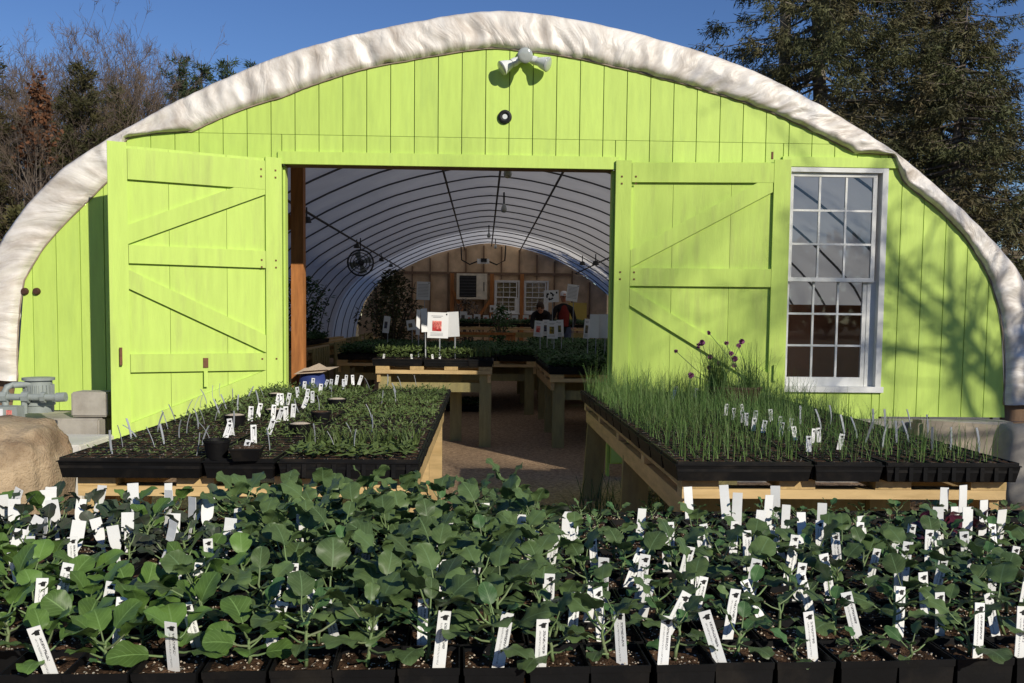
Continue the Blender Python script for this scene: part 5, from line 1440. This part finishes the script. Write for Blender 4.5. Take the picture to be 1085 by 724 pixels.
# ================================================================ TREES
def branchy(r, h, r0_, levels, spread, upb, wob=0.13, n1=(9, 13), pale=False, lean=(0, 0)):
    tb, tw = MB(), MB()
    def grow(p, d, L, rad, lv):
        seg_ = 5 if lv < 2 else 3
        pts = [p.copy()]; rads = [rad]; q = p.copy(); dd = d.copy()
        for i in range(seg_):
            dd = (dd + Vector((r.gauss(0, wob), r.gauss(0, wob), r.gauss(0, wob) + upb * 0.06))).normalized()
            q = q + dd * (L / seg_); pts.append(q.copy()); rads.append(rad * (1 - 0.80 * (i + 1) / seg_) + .002)
        tgt = tb if lv < 2 else tw
        tgt.tube(pts, rads, (8, 6, 4, 3, 3, 3)[lv], 0, False)
        if lv < levels:
            n = r.randint(*n1) if lv == 0 else r.randint(4, 7) if lv == 1 else r.randint(3, 5)
            for k in range(n):
                f = (r.uniform(0.30, 1.0) if lv == 0 else r.uniform(0.2, 1.0)); g_ = f * seg_; i = min(seg_ - 1, int(g_))
                c = pts[i].lerp(pts[i + 1], g_ - i)
                ax = (pts[i + 1] - pts[i]).normalized()
                perp = ax.orthogonal().normalized(); perp.rotate(Matrix.Rotation(r.uniform(0, 2 * PI), 3, ax))
                an = r.gauss(spread, 0.18)
                nd = ax * math.cos(an) + perp * math.sin(an); nd.z += upb * .25; nd.normalize()
                grow(c, nd, L * (r.uniform(0.30, 0.48) if lv == 0 else r.uniform(.38, .62)) * (1.15 - .35 * f), max(.0065, rads[i] * (.5 if lv == 0 else .55)), lv + 1)
    grow(Vector((0, 0, -0.1)), Vector((lean[0], lean[1], 1)).normalized(), h, r0_, 0)
    return tb.mesh('trunk', M['bark_pale' if pale else 'bark'], True), tw.mesh('crown', M['twig'], False)
BT = [branchy(random.Random(100 + i), 10.0, 0.16, 4, 0.75, 0.8, n1=(14, 19)) for i in range(4)]
BT.append(branchy(random.Random(207), 10.0, 0.20, 4, 0.85, 0.5, n1=(13, 16)))
def bare(x, y, h, k, label, group, rz, wide=1.0):
    t = thing('bare_tree', label, 'tree', (x, y, 0), rz, group)
    s_ = h / 10.0
    put('trunk', BT[k][0], t, scale=(s_ * wide, s_ * wide, s_)); put('crown', BT[k][1], t, scale=(s_ * wide, s_ * wide, s_))
    return t
def needle_tree(name, label, x, y, h, prof, n_whorl, per, droop, m, seed, clump=(0.3, 0.05, 6), trunk_r=.2, z_start=.1, bark='bark', rise=0.0, cat='tree', group=None, hang=0.35, step=0.28, trunk2=None):
    r = random.Random(seed); t = thing(name, label, cat, (x, y, 0), 0, group)
    b = MB(); b.tube([(0, 0, -.1), (.03 * h * .3, 0, h * .3), (-.02 * h * .3, .02 * h, h * .65), (0, 0, h)], [trunk_r, trunk_r * .8, trunk_r * .5, trunk_r * .1], 9, 0, False)
    if trunk2: b.tube([(trunk2, .1, -.1), (trunk2 * 1.05, .1, h * .5), (trunk2 * 1.15, .2, h * .92)], [trunk_r * .8, trunk_r * .6, .03], 8, 0, False)
    nb = MB()
    for i in range(n_whorl):
        f = z_start + (1 - z_start) * (i + r.uniform(-.3, .3)) / n_whorl
        for k in range(per):
            a = r.uniform(0, 2 * PI); L = prof(f) * r.uniform(.65, 1.12)
            if L < .05: continue
            z = h * f + r.uniform(-.2, .2)
            d = Vector((math.cos(a), math.sin(a), rise)); pts = []
            for j in range(6):
                s_ = j / 5
                pts.append(Vector((0, 0, z)) + d * (L * s_) + Vector((r.gauss(0, .04) * L, r.gauss(0, .04) * L, -droop * L * (s_ - .6 * s_ * s_ * s_))) * (1 if j else 0))
            b.tube(pts, [.035 * L / 3 + .012, .03 * L / 3 + .010, .02 * L / 3 + .008, .013, .009, .004], 4, 0, False)
            nn = max(2, int(L / step))
            for j in range(nn):
                s_ = r.uniform(.12, 1.0) ** .8; g_ = s_ * 5; ii = min(4, int(g_)); c = pts[ii].lerp(pts[ii + 1], g_ - ii)
                dirb = (pts[ii + 1] - pts[ii]).normalized()
                side = dirb.cross(Vector((0, 0, 1))).normalized() * r.choice((-1, 1))
                c0 = c + side * r.uniform(0, .16) * L * (1 - .6 * s_) + Vector((0, 0, -hang * r.random() * .5))
                for q in range(clump[2]):
                    dv = (dirb * r.uniform(.1, 1) + side * r.uniform(-.3, 1) + Vector((r.gauss(0, .5), r.gauss(0, .5), r.gauss(-hang, .5)))).normalized()
                    Lc = clump[0] * r.uniform(.5, 1.3); w_ = dv.orthogonal().normalized(); w_.rotate(Matrix.Rotation(r.uniform(0, 6.3), 3, dv)); w_ *= clump[1] * r.uniform(.6, 1.3)
                    o_ = c0 + Vector((r.gauss(0, .07), r.gauss(0, .07), r.gauss(0, .07)))
                    nb.poly((o_ - w_ * .4, o_ + dv * Lc * .5 - w_, o_ + dv * Lc, o_ + dv * Lc * .5 + w_))
    b.build('trunk', M[bark], t, True)
    nb.build('crown', m, t)
    return t
spr = lambda R_: (lambda f: R_ * (1.02 - f) ** .75)
needle_tree('spruce_tree', 'big dark spruce with a pale trunk behind the right of the roof, nearer the house', 9.0, 24.0, 17.5, spr(5.5), 50, 7, .30, M['spruce'], 11, (0.19, 0.015, 19), .26, .12, 'bark_pale', step=.10, hang=.55, trunk2=-.9)
needle_tree('spruce_tree', 'big dark spruce at the right edge of the picture, behind the other', 13.6, 26.5, 15.0, spr(5.2), 44, 7, .30, M['spruce'], 12, (0.19, 0.015, 19), .24, .08, 'bark', step=.10, hang=.55)
needle_tree('spruce_tree', 'lower dark spruce filling the gap under the two big ones', 11.6, 21.5, 9.0, spr(3.8), 28, 6, .30, M['spruce'], 13, (0.20, 0.017, 14), .18, .05, 'bark', step=.10, hang=.5)
rdp = lambda R_: (lambda f: R_ * math.sin(PI * min(1, .18 + .80 * f)) ** .8)
# left woods, placed by where they show
def pxx(px, y): return at(px, 337, y)[0]
def zh(py, y): return at(300, py, y)[1]
needle_tree('pine_tree', 'olive pine at the left edge of the woods', pxx(-12, 30), 30, zh(26, 30), rdp(1.5), 22, 5, .05, M['olive_needle'], 21, (.20, .02, 16), .16, .30, step=.13, hang=-.1)
for i, (px, py, rr_) in enumerate(((193, 60, 1.5), (212, 62, 1.3), (236, 52, 1.3), (262, 56, 1.1), (285, 56, 1.2))):
    needle_tree('pine_tree', f'green pine top above the left of the roof, {ORD[i]} from the left', pxx(px, 36), 36 + i * .5, zh(py, 36), rdp(rr_ * 1.15), 15, 5, -.1, M['pineneedle'], 31 + i, (.24, .02, 18), .12, .45, rise=.35, group='pines above the roof', step=.14, hang=-.2)
needle_tree('cedar_tree', 'olive green bushy cedar among the bare trees at the left', pxx(92, 31), 31, zh(70, 31), rdp(1.4), 26, 6, -.2, M['olive_needle'], 41, (.20, .018, 16), .12, .35, rise=.5, step=.15, hang=-.2)
needle_tree('cedar_tree', 'olive green cedar beside the roof roll at the left', pxx(128, 33), 33, zh(102, 33), rdp(1.3), 22, 6, -.2, M['olive_needle'], 42, (.20, .018, 16), .10, .35, rise=.5, step=.15, hang=-.2)
needle_tree('cedar_tree', 'low olive cedar at the foot of the left woods', pxx(22, 28), 28, zh(225, 28), rdp(.8), 16, 6, -.2, M['olive_needle'], 43, (.22, .05, 7), .06, .1, rise=.5, step=.15, hang=-.2)
needle_tree('oak_sapling', 'small tree with dead orange leaves in the left woods', pxx(45, 29.5), 29.5, zh(88, 29.5), rdp(.95), 18, 4, 0, M['orange_leaf'], 44, (.16, .06, 6), .07, .70, rise=.4, step=.24, hang=.1)
rb2 = random.Random(17)
spots = [(8, 31, 60), (28, 33, 55), (40, 36, 48), (58, 34, 60), (70, 38, 50), (85, 36, 55), (100, 35, 62), (112, 39, 50), (124, 36, 44), (140, 38, 36), (152, 36, 52), (166, 37, 60), (178, 40, 66), (190, 38, 80), (16, 38, 42), (50, 40, 45), (132, 42, 48), (3, 35, 70), (76, 32, 95), (36, 30, 110), (-14, 33, 50), (-40, 35, 60), (20, 30, 75), (46, 31, 80), (64, 30, 90), (90, 33, 75), (106, 32, 85), (118, 34, 60), (136, 34, 62), (146, 34, 70), (158, 40, 52), (172, 35, 70), (30, 41, 42), (80, 41, 46), (110, 42, 46), (-2, 40, 50), (94, 31, 110), (120, 31, 110)]
for i, (px, y, py) in enumerate(sorted(spots)):
    bare(pxx(px, y), y, zh(py, y) * 0.73, i % 4, f'leafless grey-brown tree, {ORD[i]} from the left in the woods beyond the roof', 'bare trees in the left woods', rb2.uniform(0, 6.3), rb2.uniform(.7, .95))
# undergrowth of the woods
b = MB()
for i in range(9000):
    x = rb2.uniform(-34, -6); y = rb2.uniform(29, 44); z0 = 0
    zt_ = abs(rb2.gauss(0, 1.2)) + .3
    c = Vector((x, y, rb2.uniform(0, min(zt_, 4.0)))); d = Vector((rb2.gauss(0, .5), rb2.gauss(0, .5), rb2.uniform(.2, 1))).normalized() * rb2.uniform(.25, .7)
    s_ = d.orthogonal().normalized() * rb2.uniform(.012, .05)
    b.poly((c - s_, c + d - s_ * .3, c + d + s_ * .3, c + s_))
tag(b.build('undergrowth', M['brush']), 'brown brushy undergrowth at the foot of the left woods', 'undergrowth', kind='stuff')
# trees behind the viewer: their bare branches shade the right of the wall and mirror in the panes
bare(8.9, 2.4, 6.6, 4, 'leafless tree beside the yard whose branches shade the right of the wall', 'bare trees behind the yard', 2.2, 1.0)
for i, (x, y, h) in enumerate(((6.5, -15, 12), (1.5, -18, 13), (-5, -20, 12), (-12, -17, 13), (16, -16, 12), (22, -12, 13), (-20, -12, 12), (10.5, -22, 14))):
    bare(x, y, h, i % 4, 'leafless tree standing behind the yard, out of the picture', 'bare trees behind the yard', i * 1.3)
# far wood on the horizon
b = MB()
for i in range(16000):
    a = rb2.uniform(0, 2 * PI); R_ = rb2.uniform(70, 95); c = Vector((math.sin(a) * R_, math.cos(a) * R_, rb2.uniform(0, 7.5 + 2 * mnoise.noise((math.sin(a) * 6, math.cos(a) * 6, 0)))))
    d = Vector((rb2.gauss(0, .6), rb2.gauss(0, .6), rb2.uniform(.3, 1))).normalized() * rb2.uniform(1.2, 2.8); s_ = d.orthogonal().normalized() * rb2.uniform(.15, .6)
    b.poly((c - s_, c + d - s_ * .3, c + d + s_ * .3, c + s_))
tag(b.build('far_woods', M['brush']), 'brown far woods all round the horizon', 'woods', kind='stuff')
